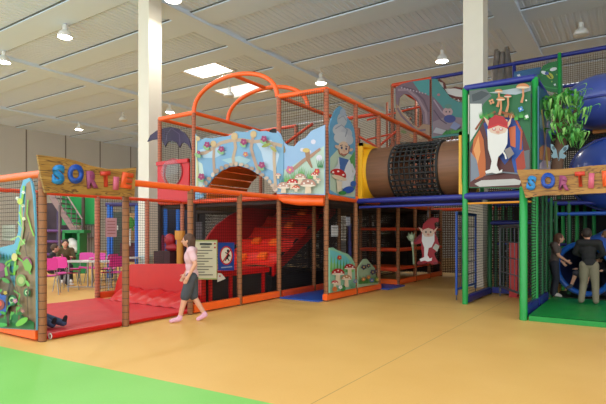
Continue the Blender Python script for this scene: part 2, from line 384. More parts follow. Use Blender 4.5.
# arches
def arch(y, x0, x1, h):
    pts = [(x0+(x1-x0)*(1-math.cos(a*math.pi/24))/2, y, Z2+h*math.sin(a*math.pi/24)**.9) for a in range(25)]
    MB().path(pts, .055).build('arch_tube', ORANGE, T)
arch(9.2, -9.57, -6.85, .74); arch(10.5, -9.57, -6.85, .74)
rr_((-8.2, 9.2, Z2+.74), (-8.2, 10.5, Z2+.74), r=.045)
# interior diagonals and mid rails seen through the side
for i in range(1, 5):
    rr_((-6.85, YB[i], 3.95), (-6.85, YB[i+1], 3.95), REDOR, .04)
    post(T, -6.85, YB[i+1], Z1, Z2, RBROWN, .045)
rr_((XB, 12.0, Z1+1.3), (-6.85, 12.0, Z1+1.9), REDOR, .035); rr_((XB, 13.3, 3.6), (-6.85, 13.3, 4.4), REDOR, .035); rr_((XB, 13.3, 4.45), (-6.85, 13.3, 3.6), REDOR, .035)
rr_((XB, 14.63, 3.8), (-8.3, 14.63, 3.8), REDOR, .04); rr_((XB, 15.9, 3.9), (-8.3, 15.9, 3.9), REDOR, .04); rr_((-6.85, 10.7, 4.3), (-9.57, 12.0, 3.7), REDOR, .04)
# decks
MB().box((-10.9, 9.25, 2.18), (XA-.06, 12.0, 2.30)).build('deck', DARK, T); MB().box((XA-.06, 9.25, 2.18), (XB-.06, 10.7, 2.26)).build('deck', DARK, T)
MB().box((-6.85, 10.7, 2.18), (XB-.06, 17.1, 2.26)).build('deck', DARK, T); MB().box((-12.6, 12.0, 2.18), (-6.85, 17.1, 2.3)).build('deck', DARK, T)
# nets

for i in range(5): netX(T, XB, YB[i], YB[i+1], Z1, Z2, NET if i != 1 else NET)
netY(T, XA, XB, 9.2, 3.2, Z2, NET)
netX(T, XA, 9.2, 10.7, .1, Z1, NETD); netX(T, XA, 10.7, 12.0, .1, Z1, NETD)
netX(T, XB, 9.2, 10.7, .15, Z1, NET); netX(T, XB, 10.7, 12.0, .15, Z1, NET)
netY(T, -12.6, -6.85, 12.0, Z1, Z2, NET)
netX(T, -10.9, 9.2, 12.0, Z1, Z2, NET)
pad(T, (XA, 9.27, 0), (XA, 10.64, 0), m=REDOR); pad(T, (XA, 10.76, 0), (XA, 12, 0), m=REDOR)
pad(T, (XB, 9.26, 0), (XB, 10.64, 0)); pad(T, (XB, 10.76, 0), (XB, 12.05, 0))
# lower frame behind (orange shelves)
for y in (13.3, 14.63, 15.9, 17.1):
    if y == 17.1: post(T, XB, y, 0, Z1, BROWN)
for z, r in ((1.62, .04), (1.02, .055), (.46, .07)):
    rr_((XA, 13.3, z), (XB, 13.3, z), REDOR, r)
    for i in (3, 4, 5): rr_((XB, YB[i], z), (XB, YB[i+1], z), REDOR, r if z > .5 else .03)
pad(T, (XA, 13.3, 0), (XB, 13.3, 0)); 
for i in (3, 4, 5): pad(T, (XB, YB[i]+.05, 0), (XB, YB[i+1]-.05, 0))
for z in (.5, 1.02, 1.62): MB().box((XA, 13.35, z-.05), (XB-.06, 14.6, z-.0)).build('shelf', ORANGE if z < .6 else REDOR, T)
for x in (-8.1, -7.4): post(T, x, 15.2, 0, Z1, BROWN, .05)
netX(T, XA, 13.3, 17.1, .1, Z1, netmat((44, 28, 22), .06, .45)); netY(T, -12.6, XB, 17.0, .1, Z1, netmat((44, 28, 22), .06, .5))
# dark play volume behind: inner bay struts, and nets made denser to darken the inside
for x in (-12.6, -10.9, -9.4, -8.0): post(T, x, 12.3, 0, Z1, DARK)
netY(T, -12.6, -6.9, 12.3, .1, Z1, netmat((30, 24, 22), .05, .62))
# blue vinyl floor under the tower
tag(MB().box((XA+.08, 9.12, .002), (XB-.07, 13.2, .035)).box((XB-.07, 12.12, .002), (XB+.25, 13.2, .034)).build('floor_mat', BLUE2), 'blue vinyl mat under the middle of the orange tower', 'mat')
tag(MB().box((XB+.12, 13.3, .002), (XB+1.5, 19.5, .02)).build('floor_mat', BLUE2), 'blue vinyl floor strip deep in the passage', 'mat') if False else None

# --- orange slatted vault seen through the painted stone arch
vt = thing('tunnel_vault', 'orange slatted vaulted tunnel seen through the painted stone arch', 'tunnel', (-8.3, 9.4, Z1))
for k in range(13):
    a0 = math.pi*k/13; a1 = math.pi*(k+.86)/13; cx, r = -8.1, 1.15
    p = [(cx-r*math.cos(a0), 9.36, 2.34+.92*math.sin(a0)), (cx-r*math.cos(a1), 9.36, 2.34+.92*math.sin(a1))]
    q = [(cx-(r+.05)*math.cos(a1), 9.36, 2.34+.97*math.sin(a1)), (cx-(r+.05)*math.cos(a0), 9.36, 2.34+.97*math.sin(a0))]
    MB().prism(p+q, (0, 1.5, 0)).build('slat', mat((255, 124, 44), .45, .12, 6), vt)

# --- bridge frame carrying the tube
Bf = thing('bridge_frame', 'blue padded bridge frame carrying the brown tube between the towers', 'play frame', (-4.3, 11.3, Z1))
for y in (10.7, 12.0):
    rail(Bf, (XB+.06, y, 2.27), (-2.95, y, 2.27), BLUE, .06)
rail(Bf, (XB+.1, 10.7, 2.12), (-2.95, 10.7, 2.12), BLUE, .03, 'lower_tube')
MB().quad((XB+.06, 10.7, 2.2), (-2.95, 10.7, 2.2), (-2.95, 12.0, 2.2), (XB+.06, 12.0, 2.2)).build('deck_net', netmat((30, 26, 60), .06, .5), Bf)
# --- tube
YT = 11.38; ZT = 3.0; RT_ = .62
tb = thing('crawl_tube', 'brown wood-look crawl tube with black net middle between the two towers', 'tube', (-4.3, YT, ZT-RT_))
def tubeseg(x0, x1, r, m, name, th=.02):
    mb = MB(); n = 40
    for rad, flip in ((r, 0), (r-th, 1)):
        vs = [(x, YT+rad*math.cos(2*math.pi*k/n), ZT+rad*math.sin(2*math.pi*k/n)) for x in (x0, x1) for k in range(n)]
        mb.add(vs, [(k, (k+1) % n, n+(k+1) % n, n+k) for k in range(n)], None, True)
    for x in (x0, x1):
        vs = [(x, YT+rad*math.cos(2*math.pi*k/n), ZT+rad*math.sin(2*math.pi*k/n)) for rad in (r-th, r) for k in range(n)]
        mb.add(vs, [(k, (k+1) % n, n+(k+1) % n, n+k) for k in range(n)])
    return mb.build(name, m, tb)
xa = XB+.02; fz = lambda px: onY(px, YT-.5)
x1, x2, x3 = fz(391), fz(438), -3.0
TW = mat((118, 80, 56), .5, .4, 3, .3).copy()
_tc = TW.node_tree.nodes['Texture Coordinate']; _nz = TW.node_tree.nodes['Noise Texture']; _mp = TW.node_tree.nodes.new('ShaderNodeMapping'); _mp.inputs['Scale'].default_value = (.5, 7, 7)
TW.node_tree.links.new(_tc.outputs['Object'], _mp.inputs[0]); TW.node_tree.links.new(_mp.outputs[0], _nz.inputs['Vector'])
tubeseg(xa, x1+.06, RT_, TW, 'sleeve'); tubeseg(x2-.06, x3, RT_, TW, 'sleeve')
mb = MB(); n = 28; rr2 = RT_+.015
for i in range(10):
    x = x1+(x2-x1)*i/9
    mb.path([(x, YT+rr2*math.cos(2*math.pi*k/48), ZT+rr2*math.sin(2*math.pi*k/48)) for k in range(49)], .02, n=5, caps=False)
for k in range(n):
    a = 2*math.pi*k/n
    mb.path([(x1+(x2-x1)*i/10, YT+rr2*math.cos(a), ZT+rr2*math.sin(a)) for i in range(11)], .024, n=5)
mb.build('net_middle', BLACK, tb)
for x in (x1, x2):
    mb = MB().path([(x, YT+(RT_+.01)*math.cos(2*math.pi*k/48), ZT+(RT_+.01)*math.sin(2*math.pi*k/48)) for k in range(49)], .03, n=6, caps=False); rg = mb.build('rim_ring', BLACK, tb)
    mb = MB()
    for k in range(26):
        a = 2*math.pi*k/26; mb.ell((x+(.04 if x == x1 else -.04), YT+(RT_+.03)*math.cos(a), ZT+(RT_+.03)*math.sin(a)), (.014, .014, .014), nu=6, nv=4)
    mb.build('rivets', STEEL, rg)
def flange(x, t, lab=None):
    # square yellow plate with round hole and a flared collar
    n = 32; y0, y1, z0, z1 = YT-.66, YT+.66, 2.33, 3.68; vs = []; fs = []
    for xx in (x, x+.04):
        for k in range(n):
            a = 2*math.pi*k/n+.0001; c, s = math.cos(a), math.sin(a); vs.append((xx, YT+RT_*c, ZT+RT_*s))
        for k in range(n):
            a = 2*math.pi*k/n+.0001; c, s = math.cos(a), math.sin(a); q = 1/max(abs(c), abs(s))
            vs.append((xx, YT+c*q*.66, (z0+z1)/2+s*q*.675))
    for b in (0, 2*n):
        for k in range(n): fs.append((b+k, b+(k+1) % n, b+n+(k+1) % n, b+n+k))
    for k in range(n): fs.append((n+k, n+(k+1) % n, 3*n+(k+1) % n, 3*n+k)); fs.append((k, (k+1) % n, 2*n+(k+1) % n, 2*n+k))
    mb = MB(); mb.add(vs, fs); s = 1 if x < -4 else -1
    n2 = 40; r0 = [(.0, .75), (.05, .69), (.10, .64), (.2, .635)] if x < -4 else [(.0, .66), (.01, .65), (.02, .64), (.03, .635)]
    vs = []; 
    for dx, r in r0: vs += [(x+.02+s*dx, YT+min(r, .655)*math.cos(2*math.pi*k/n2), ZT+r*math.sin(2*math.pi*k/n2)) for k in range(n2)]
    mb.add(vs, [(i*n2+k, i*n2+(k+1) % n2, (i+1)*n2+(k+1) % n2, (i+1)*n2+k) for i in range(3) for k in range(n2)], None, True)
    # raised border along the plate edge
    mb.box((x+.04, y0, z1-.08), (x+.04+.1*s, y1, z1)).box((x+.04, y0, z0), (x+.04+.1*s, y0+.06, z1))
    return mb.build('entry_plate', YELLOW, t)
flange(XB+.03, tb); flange(-3.06, tb)

# ------------------------------------------------------------------ painted boards
class Board:
    def __init__(s, plane, n, thick=.025):
        s.P = plane; s.n = V(n); s.th = thick; s.k = 0; s.mb = MB()
    def base(s, pts, col):
        P = [s.P(*p) for p in pts]; s.mb.prism(P, s.n*s.th, mat(tuple(int(c_*.88) for c_ in col), .5, .06, 3))
        return s
    def poly(s, pts, col):
        s.k += 1; P = [s.P(*p)+s.n*(s.th+.0012*s.k) for p in pts]
        nr = V((0, 0, 0))
        for i in range(len(P)): nr += P[i].cross(P[(i+1) % len(P)])
        if nr.dot(s.n) < 0: P = P[::-1]
        s.mb.add(P, [tuple(range(len(P)))], mat(tuple(int(c_*.9) for c_ in col), .5)); return s
    def ell(s, cx, cy, rx, ry, col, rot=0, a0=0, a1=360):
        n = 18; c, q = math.cos(math.radians(rot)), math.sin(math.radians(rot)); pts = []
        for i in range(n+(a1-a0 < 360)):
            a = math.radians(a0+(a1-a0)*i/n); x, y = rx*math.cos(a), ry*math.sin(a); pts.append((cx+x*c-y*q, cy+x*q+y*c))
        return s.poly(pts, col)
    def line(s, pts, w, col):
        L_ = []; R_ = []
        for i, p in enumerate(pts):
            a = pts[max(i-1, 0)]; b = pts[min(i+1, len(pts)-1)]; dx, dy = b[0]-a[0], b[1]-a[1]; l = math.hypot(dx, dy) or 1
            ww = (w[i] if isinstance(w, (list, tuple)) else w)/2
            L_.append((p[0]-dy/l*ww, p[1]+dx/l*ww)); R_.append((p[0]+dy/l*ww, p[1]-dx/l*ww))
        return s.poly(L_+R_[::-1], col)
    def flower(s, x, y, r, col, cc=(250, 220, 90), n=5):
        for k in range(n): a = k*2*math.pi/n+.4; s.ell(x+r*.55*math.cos(a), y+r*.55*math.sin(a), r*.5, r*.42, col, math.degrees(a))
        return s.ell(x, y, r*.28, r*.28, cc)
    def mush(s, x, y, r, cap, stem=(236, 214, 180), h=1.3):
        s.poly([(x-r*.32, y), (x+r*.32, y), (x+r*.42, y+r*h), (x-r*.42, y+r*h)], stem)
        s.ell(x, y, r, r*.85, cap, 0, 180, 360)
        s.ell(x, y, r*.95, r*.16, (240, 224, 200))
        for dx, dy in ((-.5, -.3), (0, -.55), (.5, -.28)): s.ell(x+dx*r, y+dy*r, r*.13, r*.11, (250, 244, 232))
        return s
    def tuft(s, x, y, w, h, col):
        for k in range(5): a = (k-2)/2.0; s.poly([(x+a*w*.5-.5, y), (x+a*w+.0, y-h*(1-.25*abs(a))), (x+a*w*.5+.7, y)], col)
        return s
    def build(s, name, label, cat): return tag(s.mb.build(name), label, cat)
# stone-arch board
b = Board(PY(9.10), (0, -1, 0))
up = [(196, 190), (196, 134), (202, 140), (206, 138), (213, 138.5), (222, 137), (229.5, 136), (236, 131.5), (243, 132), (248, 132), (253.6, 129), (260, 131.5), (266.6, 131), (273, 133), (278, 133), (284, 141), (284, 192), (277, 192)]
arc = [(275, 191), (273, 188), (268, 181), (260, 175), (250, 169), (240, 166), (231, 167), (222, 171), (214, 178), (208, 186), (204, 194), (204, 197)]
b.base(up+arc+[(196, 200)], (132, 184, 218))
b.poly([(197, 190), (197, 160), (203, 164), (205, 176), (203, 190)], (204, 226, 214)); b.poly([(200, 150), (215, 146), (228, 152), (216, 158), (204, 158)], (182, 214, 232))
b.poly([(255, 140), (272, 140), (280, 155), (276, 172), (266, 168), (262, 152)], (190, 216, 234)); b.poly([(222, 160), (240, 156), (252, 160), (246, 165), (231, 164)], (166, 206, 214))
b.line([(197, 154), (206, 153), (214, 148), (222, 143), (232, 140.5), (243, 140), (254, 142), (264, 141), (275, 144), (283, 146)], 3.4, (196, 168, 142))
b.line([(215, 146), (214.5, 158), (215, 170), (216, 174)], 2.6, (186, 156, 130)); b.line([(235, 136), (236.5, 148), (234, 158), (235, 165)], 3, (198, 172, 140))
b.line([(254, 136), (252, 148), (254, 156), (257, 165), (261, 173)], 3, (190, 158, 134)); b.line([(275, 144), (275, 160), (276, 180), (277, 191)], 3, (206, 182, 150))
b.line([(198, 160), (199, 175), (198, 192)], 1.6, (206, 204, 150)); b.line([(197.5, 136), (197.5, 192)], 1.4, (226, 226, 170))
for x, y, r in ((235.5, 136.5, 3.4), (254.5, 134.5, 3.2), (214.5, 144, 3.0), (199, 139, 2.2)): b.ell(x, y, r, r*1.1, (214, 184, 130))
for i in range(len(arc)-1):
    for k in range(2):
        x = arc[i][0]+(arc[i+1][0]-arc[i][0])*(k+.5)/2; y = arc[i][1]+(arc[i+1][1]-arc[i][1])*(k+.5)/2
        if y < 194: dx, dy = x-240, y-198; l = math.hypot(dx, dy); b.ell(x+dx/l*2.0, y+dy/l*2.0, 2.4, 1.8, random.choice([(206, 184, 158), (178, 150, 126), (222, 204, 182), (190, 170, 150)]), random.random()*180)
for x, y, r in ((209, 145, 3), (223.5, 149.5, 3), (246, 142.5, 3.2), (266.5, 139.5, 3.2), (264.5, 165.5, 3.4), (204.5, 177, 3.4), (202, 153, 1.8)):
    b.ell(x-1, y+3, 3.5, 2, (140, 190, 130), 30); b.flower(x, y, r, (160, 40, 104), (200, 120, 140))
b.flower(249, 155, 2.6, (206, 120, 100)); b.ell(270, 146, 5, 1.6, (150, 160, 60), -20); b.ell(277, 150, 4, 1.5, (170, 170, 80), 40)
b.build('painted_board', 'pale blue painted board of a garden fence over a stone arch opening', 'painted board')
# mushroom landscape board
b = Board(PY(9.12), (0, -1, 0))
b.base([(277.5, 194), (277.5, 131), (281, 134), (283.5, 141), (288, 145.5), (295, 146.5), (299, 141.5), (306, 138), (312, 131), (325.5, 125), (325.5, 195)], (158, 196, 232))
b.poly([(278, 193), (278, 172), (290, 168), (305, 158), (325, 146), (325, 194)], (190, 214, 196))
for x, y, r in ((314, 142, 2.4), (310, 152, 2), (320, 158, 3), (303, 150, 2)): b.ell(x, y, r, r, (226, 222, 236))
b.ell(282, 147, 3.2, 7, (156, 132, 92), -28); b.ell(281, 145.5, 2.5, 3, (120, 140, 60), -30)
b.line([(288, 173), (296, 168), (304, 161), (312, 156), (321, 149)], [1.5, 3.5, 3.5, 3.2, 2.5], (180, 138, 112)); b.line([(308, 150), (309, 160), (313, 168)], [5, 4, 1.5], (164, 124, 92)); b.ell(307, 150.5, 3.6, 2.2, (220, 190, 110))
b.flower(291, 170, 4, (212, 120, 150)); b.flower(318, 171.5, 2.8, (216, 50, 50)); b.flower(300, 149, 1.5, (220, 70, 60)) if False else None
for x, y in ((284, 186), (296, 180), (303, 176), (312, 179), (322, 168), (289, 182)): b.tuft(x, y, 4, 11, random.choice([(70, 150, 60), (110, 180, 80), (50, 130, 70)]))
for x, y, r, c in ((280.5, 176, 4, (214, 150, 130)), (286, 188, 5, (206, 160, 140)), (295, 184, 4.4, (206, 50, 40)), (303, 179, 4.5, (198, 150, 130)), (311, 186, 6, (192, 140, 120)), (321, 181, 5, (210, 160, 140)), (318, 176, 3, (206, 60, 40)), (299.5, 189, 3, (220, 90, 40))):
    b.mush(x, y, r*1.3 if x > 284 and x < 320 else 2.9, c, h=1.0 if y < 187 else .8)
b.build('painted_board', 'painted board with small mushrooms and a twig between the two tall tower posts', 'painted board')
# elf board on the tower side
b = Board(PX(XB+.065), (1, 0, 0))
b.base([(329, 194), (328.5, 126), (331, 117), (335, 109), (339, 106), (343, 109), (346, 117), (350, 122), (353, 128), (354.5, 137), (354.5, 199)], (104, 166, 206))
b.poly([(329, 190), (329, 158), (336, 150), (354, 156), (354, 197), (340, 196)], (196, 214, 190)); b.poly([(348, 160), (354, 150), (354, 190), (350, 186)], (90, 160, 90))
for x, y, rx, ry, c in ((341, 120, 5, 7, (186, 190, 200)), (338, 130, 6.5, 6, (200, 200, 208)), (345, 134, 6, 6, (190, 192, 202)), (340, 138, 7.5, 6, (206, 206, 212)), (348.5, 140, 3.5, 5, (196, 196, 206)), (341.5, 113, 3, 4.5, (170, 180, 196))): b.ell(x, y, rx, ry, c)
b.line([(334, 129), (340, 125), (346, 130), (344, 137)], 1, (150, 154, 170)); b.line([(337, 119), (342, 116), (345, 121)], .9, (150, 154, 170))
b.ell(342, 148.5, 5.6, 7, (232, 196, 170)); b.line([(336.5, 146), (338, 154), (342.5, 156.5), (347, 153), (348, 146)], .9, (160, 110, 90)); b.line([(338.5, 145.8), (341, 145)], .8, (90, 80, 90)); b.line([(343.5, 146), (346, 147)], .8, (90, 80, 90)); b.ell(335.5, 147, 2.6, 1.6, (226, 190, 168), 30); b.ell(349.5, 150, 2, 1.4, (226, 190, 168), -30)
b.ell(340, 148, 1, 1.3, (60, 80, 120)); b.ell(344.5, 149, 1, 1.3, (60, 80, 120)); b.line([(339, 153.5), (342, 155), (345, 154)], .8, (190, 90, 80)); b.ell(342.3, 151, 1.0, 1.2, (236, 180, 156))
b.poly([(336, 158), (348, 160), (352, 178), (350, 190), (338, 188), (336, 172)], (228, 230, 236)); b.poly([(337, 157), (347, 160), (344, 166), (341, 176), (339, 182), (338, 170)], (70, 110, 176))
b.line([(337, 165), (333, 170), (334, 176)], 3, (216, 220, 230)); b.line([(349, 164), (352.5, 172), (350, 178)], 2.6, (216, 220, 230))
b.ell(336, 175, 8.2, 6, (208, 34, 36), 16, 180, 380); b.ell(337, 178, 8, 2.2, (236, 210, 180), 16)
for x, y in ((331, 172.5), (336, 171.5), (341, 175)): b.ell(x, y, 1.2, .9, (250, 240, 236))
b.poly([(334, 180), (340, 182), (339, 193), (335, 192)], (238, 222, 196)); b.ell(346, 190, 6, 3.4, (44, 92, 186), -12); b.ell(351, 184, 3, 3, (60, 110, 190)); b.ell(340, 193, 4, 2, (60, 140, 70))
b.build('painted_board', 'tall painted board of a grey-haired elf with a red mushroom on the tower side', 'painted board')
# lower mushroom board
b = Board(PX(XB+.065), (1, 0, 0))
b.base([(328.5, 293), (328.5, 248), (332, 247.5), (336, 250), (341, 252), (347, 254), (351, 258), (354, 264), (354.5, 288)], (150, 205, 170))
b.poly([(329, 262), (329, 250), (334, 251), (345, 256), (350, 262), (350, 268)], (110, 196, 200))
for x in range(330, 352, 3): b.poly([(x-1, 272), (x+.6, 254+(x-330)*.35), (x+1.4, 272)], random.choice([(80, 160, 70), (120, 190, 90)]))
b.flower(338, 257.5, 2.3, (206, 60, 50))
b.mush(348, 268.5, 5.6, (176, 20, 26), h=1.8); b.mush(336, 274, 6.6, (186, 22, 28), h=1.7); b.mush(332.5, 283, 3.4, (206, 40, 40)); b.mush(344, 279, 5.2, (196, 140, 96), h=1.5)
b.ell(340, 288, 3, 3, (50, 130, 60)); b.ell(332, 289, 2.5, 2.6, (216, 120, 60)); b.tuft(350, 288, 3, 8, (100, 160, 120)); b.flower(352, 281, 2, (120, 140, 190)); b.flower(337, 287, 2, (240, 240, 240))
b.build('painted_board', 'low rounded painted board of red toadstools at the tower foot', 'painted board')
b = Board(PX(XB+.065), (1, 0, 0))
b.base([(357, 287.5), (357, 268), (360, 263), (363, 259), (366, 259), (370, 264), (374, 268), (375, 275), (377, 281), (377.5, 284)], (170, 190, 150))
for x in range(359, 377, 3): b.tuft(x, 284-(x-359)*.1, 2, 9, random.choice([(100, 160, 80), (70, 130, 60)]))
for x, y, r in ((361.5, 267, 2.6), (366, 265.5, 2.2), (370, 272, 2.6), (373, 271, 1.8)): b.flower(x, y, r, (62, 44, 84), (230, 200, 90))
for x, y in ((360, 279), (365, 277)): b.flower(x, y, 2, (206, 120, 70))
b.flower(368, 280, 2.2, (90, 110, 176)); b.flower(373, 279.5, 1.6, (220, 200, 90))
b.build('painted_board', 'low painted board of dark purple flowers right of the toadstool board', 'painted board')
# flower board at the left entrance
b = Board(PY(3.64), (0, -1, 0))
b.base([(-14, 327), (-14, 252), (0, 248), (8, 246), (16, 244), (20, 232), (20.5, 210), (22, 190), (25, 180), (31, 178), (34, 184), (36, 196), (37.3, 230), (38, 300), (38, 330)], (104, 178, 206))
b.poly([(16, 300), (18, 260), (24, 232), (27, 205), (28, 184), (32, 181), (34.5, 196), (36.8, 230), (37.6, 300), (37.8, 329.6), (14, 328)], (158, 124, 92))
b.poly([(-13, 326), (-13, 262), (0, 262), (10, 272), (18, 290), (22, 327)], (116, 88, 70))
for x in range(-12, 18, 3): b.poly([(x-2, 266), (x, 250+random.random()*4), (x+2, 266)], (40, 120, 96))
b.poly([(-13, 326), (-13, 318), (4, 318), (20, 312), (37, 322), (37, 329)], (18, 120, 62))
b.line([(27, 186), (25, 200), (23.5, 214), (26, 228), (24, 240), (19, 256), (17, 275)], 2.2, (130, 196, 50)); b.line([(31, 200), (30, 214), (34, 228), (37, 236)], 1.4, (150, 206, 70))
b.line([(22, 212), (26.5, 220), (25, 228), (21, 222)], 1.2, (180, 220, 90)); b.line([(19, 258), (10, 262), (2, 280), (-4, 296)], 1.8, (110, 180, 50)); b.line([(19, 256), (27, 262), (34, 274)], 1.6, (110, 190, 60))
b.ell(4, 270, 6.5, 7.5, (112, 36, 84)); b.ell(4, 267, 4, 4, (150, 60, 110)); b.poly([(8, 268), (14, 262), (13, 270), (17, 274), (9, 276)], (110, 190, 60))
b.ell(31, 263, 4.4, 6.5, (150, 50, 100), -20); b.poly([(26, 262), (31, 258), (36, 266), (34, 272), (29, 270)], (130, 180, 70)); b.ell(25, 280, 5, 6, (130, 160, 80)); b.ell(25, 280, 3, 3.6, (186, 190, 120))
b.ell(18.5, 257, 3, 4, (232, 206, 130)); b.ell(16, 300, 5.2, 5.6, (30, 110, 70)); b.ell(16, 300, 3.2, 3.4, (180, 220, 160)); b.ell(16, 300, 1.6, 1.8, (20, 90, 60)); b.ell(31.5, 292, 3.6, 4.4, (40, 120, 70)); b.ell(31.5, 292, 2, 2.4, (200, 226, 170)); b.ell(31.5, 292, 1, 1.2, (20, 60, 40))
for k in range(7): a = k*math.pi*2/7; b.ell(5+6*math.cos(a), 304+7.5*math.sin(a), 4, 3.6, (40, 88, 186), math.degrees(a))
b.ell(5, 304, 4.8, 5.4, (150, 50, 60)); b.ell(5, 303, 2.4, 2.8, (226, 80, 60)); b.poly([(-12, 322), (-12, 306), (-4, 308), (0, 316), (-2, 323)], (232, 120, 50))

for pts, w_, c_ in (([(14, 326), (12, 300), (16, 282), (13, 266)], 2.2, (74, 54, 48)), ([(24, 326), (26, 300), (22, 286)], 1.6, (110, 84, 60)), ([(34, 320), (33, 296), (35, 280)], 1.4, (104, 76, 54)), ([(-6, 322), (-2, 296), (-8, 276), (-4, 262)], 2, (84, 60, 52)), ([(35, 232), (31, 246), (33, 256)], 1.4, (112, 84, 62)), ([(28, 206), (29, 224), (27, 246)], 1.6, (180, 150, 118)), ([(10, 318), (14, 306), (22, 300), (28, 306)], 1.2, (60, 150, 60)), ([(20, 290), (26, 294), (24, 304)], 1.1, (90, 180, 70))): b.line(pts, w_, c_)
for x, y, rx, ry, rot, c_ in ((22, 268, 4, 1.8, -50, (96, 170, 60)), (12, 280, 4.6, 2, 30, (70, 150, 60)), (34, 283, 3.4, 1.5, 60, (120, 190, 80)), (27, 312, 4, 1.8, -20, (40, 130, 60)), (22, 321, 4, 1.6, 10, (30, 110, 60)), (0, 286, 4, 1.8, -40, (60, 140, 60)), (30, 242, 3.6, 1.4, -60, (130, 190, 80)), (25, 252, 3.4, 1.4, 40, (90, 160, 60)), (3, 256, 5, 3, 0, (70, 60, 70)), (10, 312, 3, 1.5, 20, (60, 160, 70))): b.ell(x, y, rx, ry, c_, rot)
b.flower(22.5, 300, 2.4, (206, 120, 170)); b.flower(13, 292, 2.0, (230, 190, 90)); b.flower(31, 310, 1.8, (220, 120, 150))
b.ell(30.5, 320.5, 7, 2.9, (120, 200, 70), -32); b.ell(10, 323.5, 6, 2, (60, 180, 80)); b.flower(32, 206, 1.8, (236, 232, 210)); b.flower(33, 193, 1.8, (240, 240, 236)); b.flower(34, 219, 1.8, (236, 232, 190)); b.flower(28, 199, 1.8, (236, 236, 226)); b.ell(31, 202, 2.6, 3.2, (200, 206, 70)); b.line([(22, 240), (30, 236), (36, 244)], 1.3, (180, 210, 120))
for x, y in ((-8, 280), (-6, 292), (22, 310), (28, 305), (10, 288)): b.line([(x, y+8), (x+1, y)], 1, (90, 170, 60)); b.ell(x+2, y+2, 2.6, 1.2, (90, 170, 70), -40)
b.build('painted_board', 'tall painted board of vines and purple blooms beside the left entrance post', 'painted board')
# green tower face
b = Board(PY(10.52), (0, -1, 0))
b.base([(469.5, 188), (469.5, 90), (531, 83), (531, 189)], (24, 110, 56))
b.poly([(470, 187), (470, 150), (478, 132), (486, 118), (500, 112), (515, 116), (524, 132), (530.5, 150), (530.5, 188)], (92, 36, 30))
b.poly([(470, 117), (470, 91), (486, 89), (492, 96), (484, 104), (478, 118)], (96, 104, 106)); b.poly([(472, 95), (482, 91), (490, 94), (481, 100), (473, 102)], (60, 70, 74)); b.poly([(489, 93), (531, 86), (531, 91), (516, 95), (500, 94)], (176, 190, 196))
b.poly([(470.5, 142), (470.5, 104), (482, 104), (483, 120), (478, 130)], (226, 226, 220))
b.poly([(484, 124), (495, 116), (510, 116), (520, 122), (518, 150), (505, 165), (488, 140)], (30, 66, 150)); b.poly([(514, 124), (522, 128), (524, 160), (516, 176), (512, 160)], (28, 80, 170))
b.poly([(471, 168), (474, 140), (480, 130), (484, 140), (486, 160), (486, 176), (476, 180)], (206, 106, 40)); b.poly([(471, 182), (471, 152), (477, 160), (480, 176)], (130, 140, 156)); b.poly([(474, 150), (479, 136), (481, 152), (478, 164)], (236, 160, 90))
b.poly([(509, 128), (516, 126), (516, 148), (511, 146)], (226, 110, 60)); b.poly([(521, 152), (530, 150), (530, 178), (523, 172)], (104, 110, 112)); b.poly([(516, 160), (524, 150), (526, 168), (518, 174)], (180, 60, 30))
b.line([(476, 130), (484, 118), (496, 112)], 2, (150, 80, 40)); b.line([(500, 112), (514, 116), (522, 132), (521, 150)], 2, (190, 80, 40))
b.poly([(484, 176), (522, 174), (522, 184), (484, 186)], (96, 46, 42)); b.poly([(475, 184), (482, 180.5), (515, 179), (522, 181), (520, 185), (480, 187)], (206, 204, 198)); b.line([(486, 175), (504, 172.5), (520, 174)], 1.4, (120, 130, 140))
for x in range(482, 530, 5): b.tuft(x, 118+random.random()*3, 2.6, 8, random.choice([(40, 150, 60), (70, 170, 60), (170, 110, 50)]))
for x, y, r in ((500, 93, 3.6), (509, 98, 3.4), (502, 101, 4), (524, 89, 6)):
    c = (206, 130, 76) if x != 509 else (190, 80, 60)
    b.line([(x, y), (x+.4, y+8), (x-1.4, y+15)], [2, 1.8, 2.6], (214, 140, 90)); b.ell(x, y, r*1.1, r*.7, c, 0, 180, 360); b.ell(x, y, r*1.1, r*.18, (236, 210, 176))
b.flower(493, 103, 2.8, (220, 150, 100), (80, 50, 30), 4); b.flower(522, 110.5, 2.8, (70, 140, 210), (240, 240, 250), 4); b.flower(528, 118, 1.9, (246, 250, 240), (255, 255, 255), 4); b.flower(527.5, 102, .9, (240, 250, 240)); b.flower(508, 122, 1.2, (240, 200, 160))
# gnome with long beard
b.poly([(490, 128), (487, 122), (485.5, 118), (493, 124)], (228, 190, 160)); b.poly([(508, 126), (512, 120), (514, 115), (512, 125), (509, 130)], (228, 190, 160))
b.ell(499.5, 131, 9.6, 7, (232, 200, 176)); b.poly([(489.5, 130), (491, 121), (497, 116.5), (505, 118), (509.5, 124), (509, 130), (500, 126.5)], (186, 26, 30)); b.line([(490, 129.5), (500, 126), (509.5, 129)], 1.8, (206, 40, 40))
b.poly([(489, 130), (493, 134), (500, 136), (507, 134), (509.5, 130), (509, 145), (505, 153), (500, 158), (498.5, 166), (501, 172), (504, 170), (504, 173), (498, 174.5), (494, 173.5), (488, 174.5), (487, 172), (492, 170), (493.5, 162), (490, 150)], (236, 234, 228))
for x in (496, 503): b.ell(x, 130.6, 1.9, 1.6, (206, 90, 80)); b.ell(x, 130.4, 1.1, 1.1, (250, 250, 246)); b.ell(x, 130.6, .5, .6, (40, 40, 60))
b.ell(499.6, 133.4, 1.8, 1.4, (226, 160, 140)); b.line([(503, 150), (507, 156), (508, 160)], 1.6, (238, 236, 230)); b.poly([(506, 151), (512, 148), (516, 155), (510, 160)], (140, 130, 126))
b.build('painted_board', 'large painted board of a white-bearded gnome and mushrooms on the green tower', 'painted board')
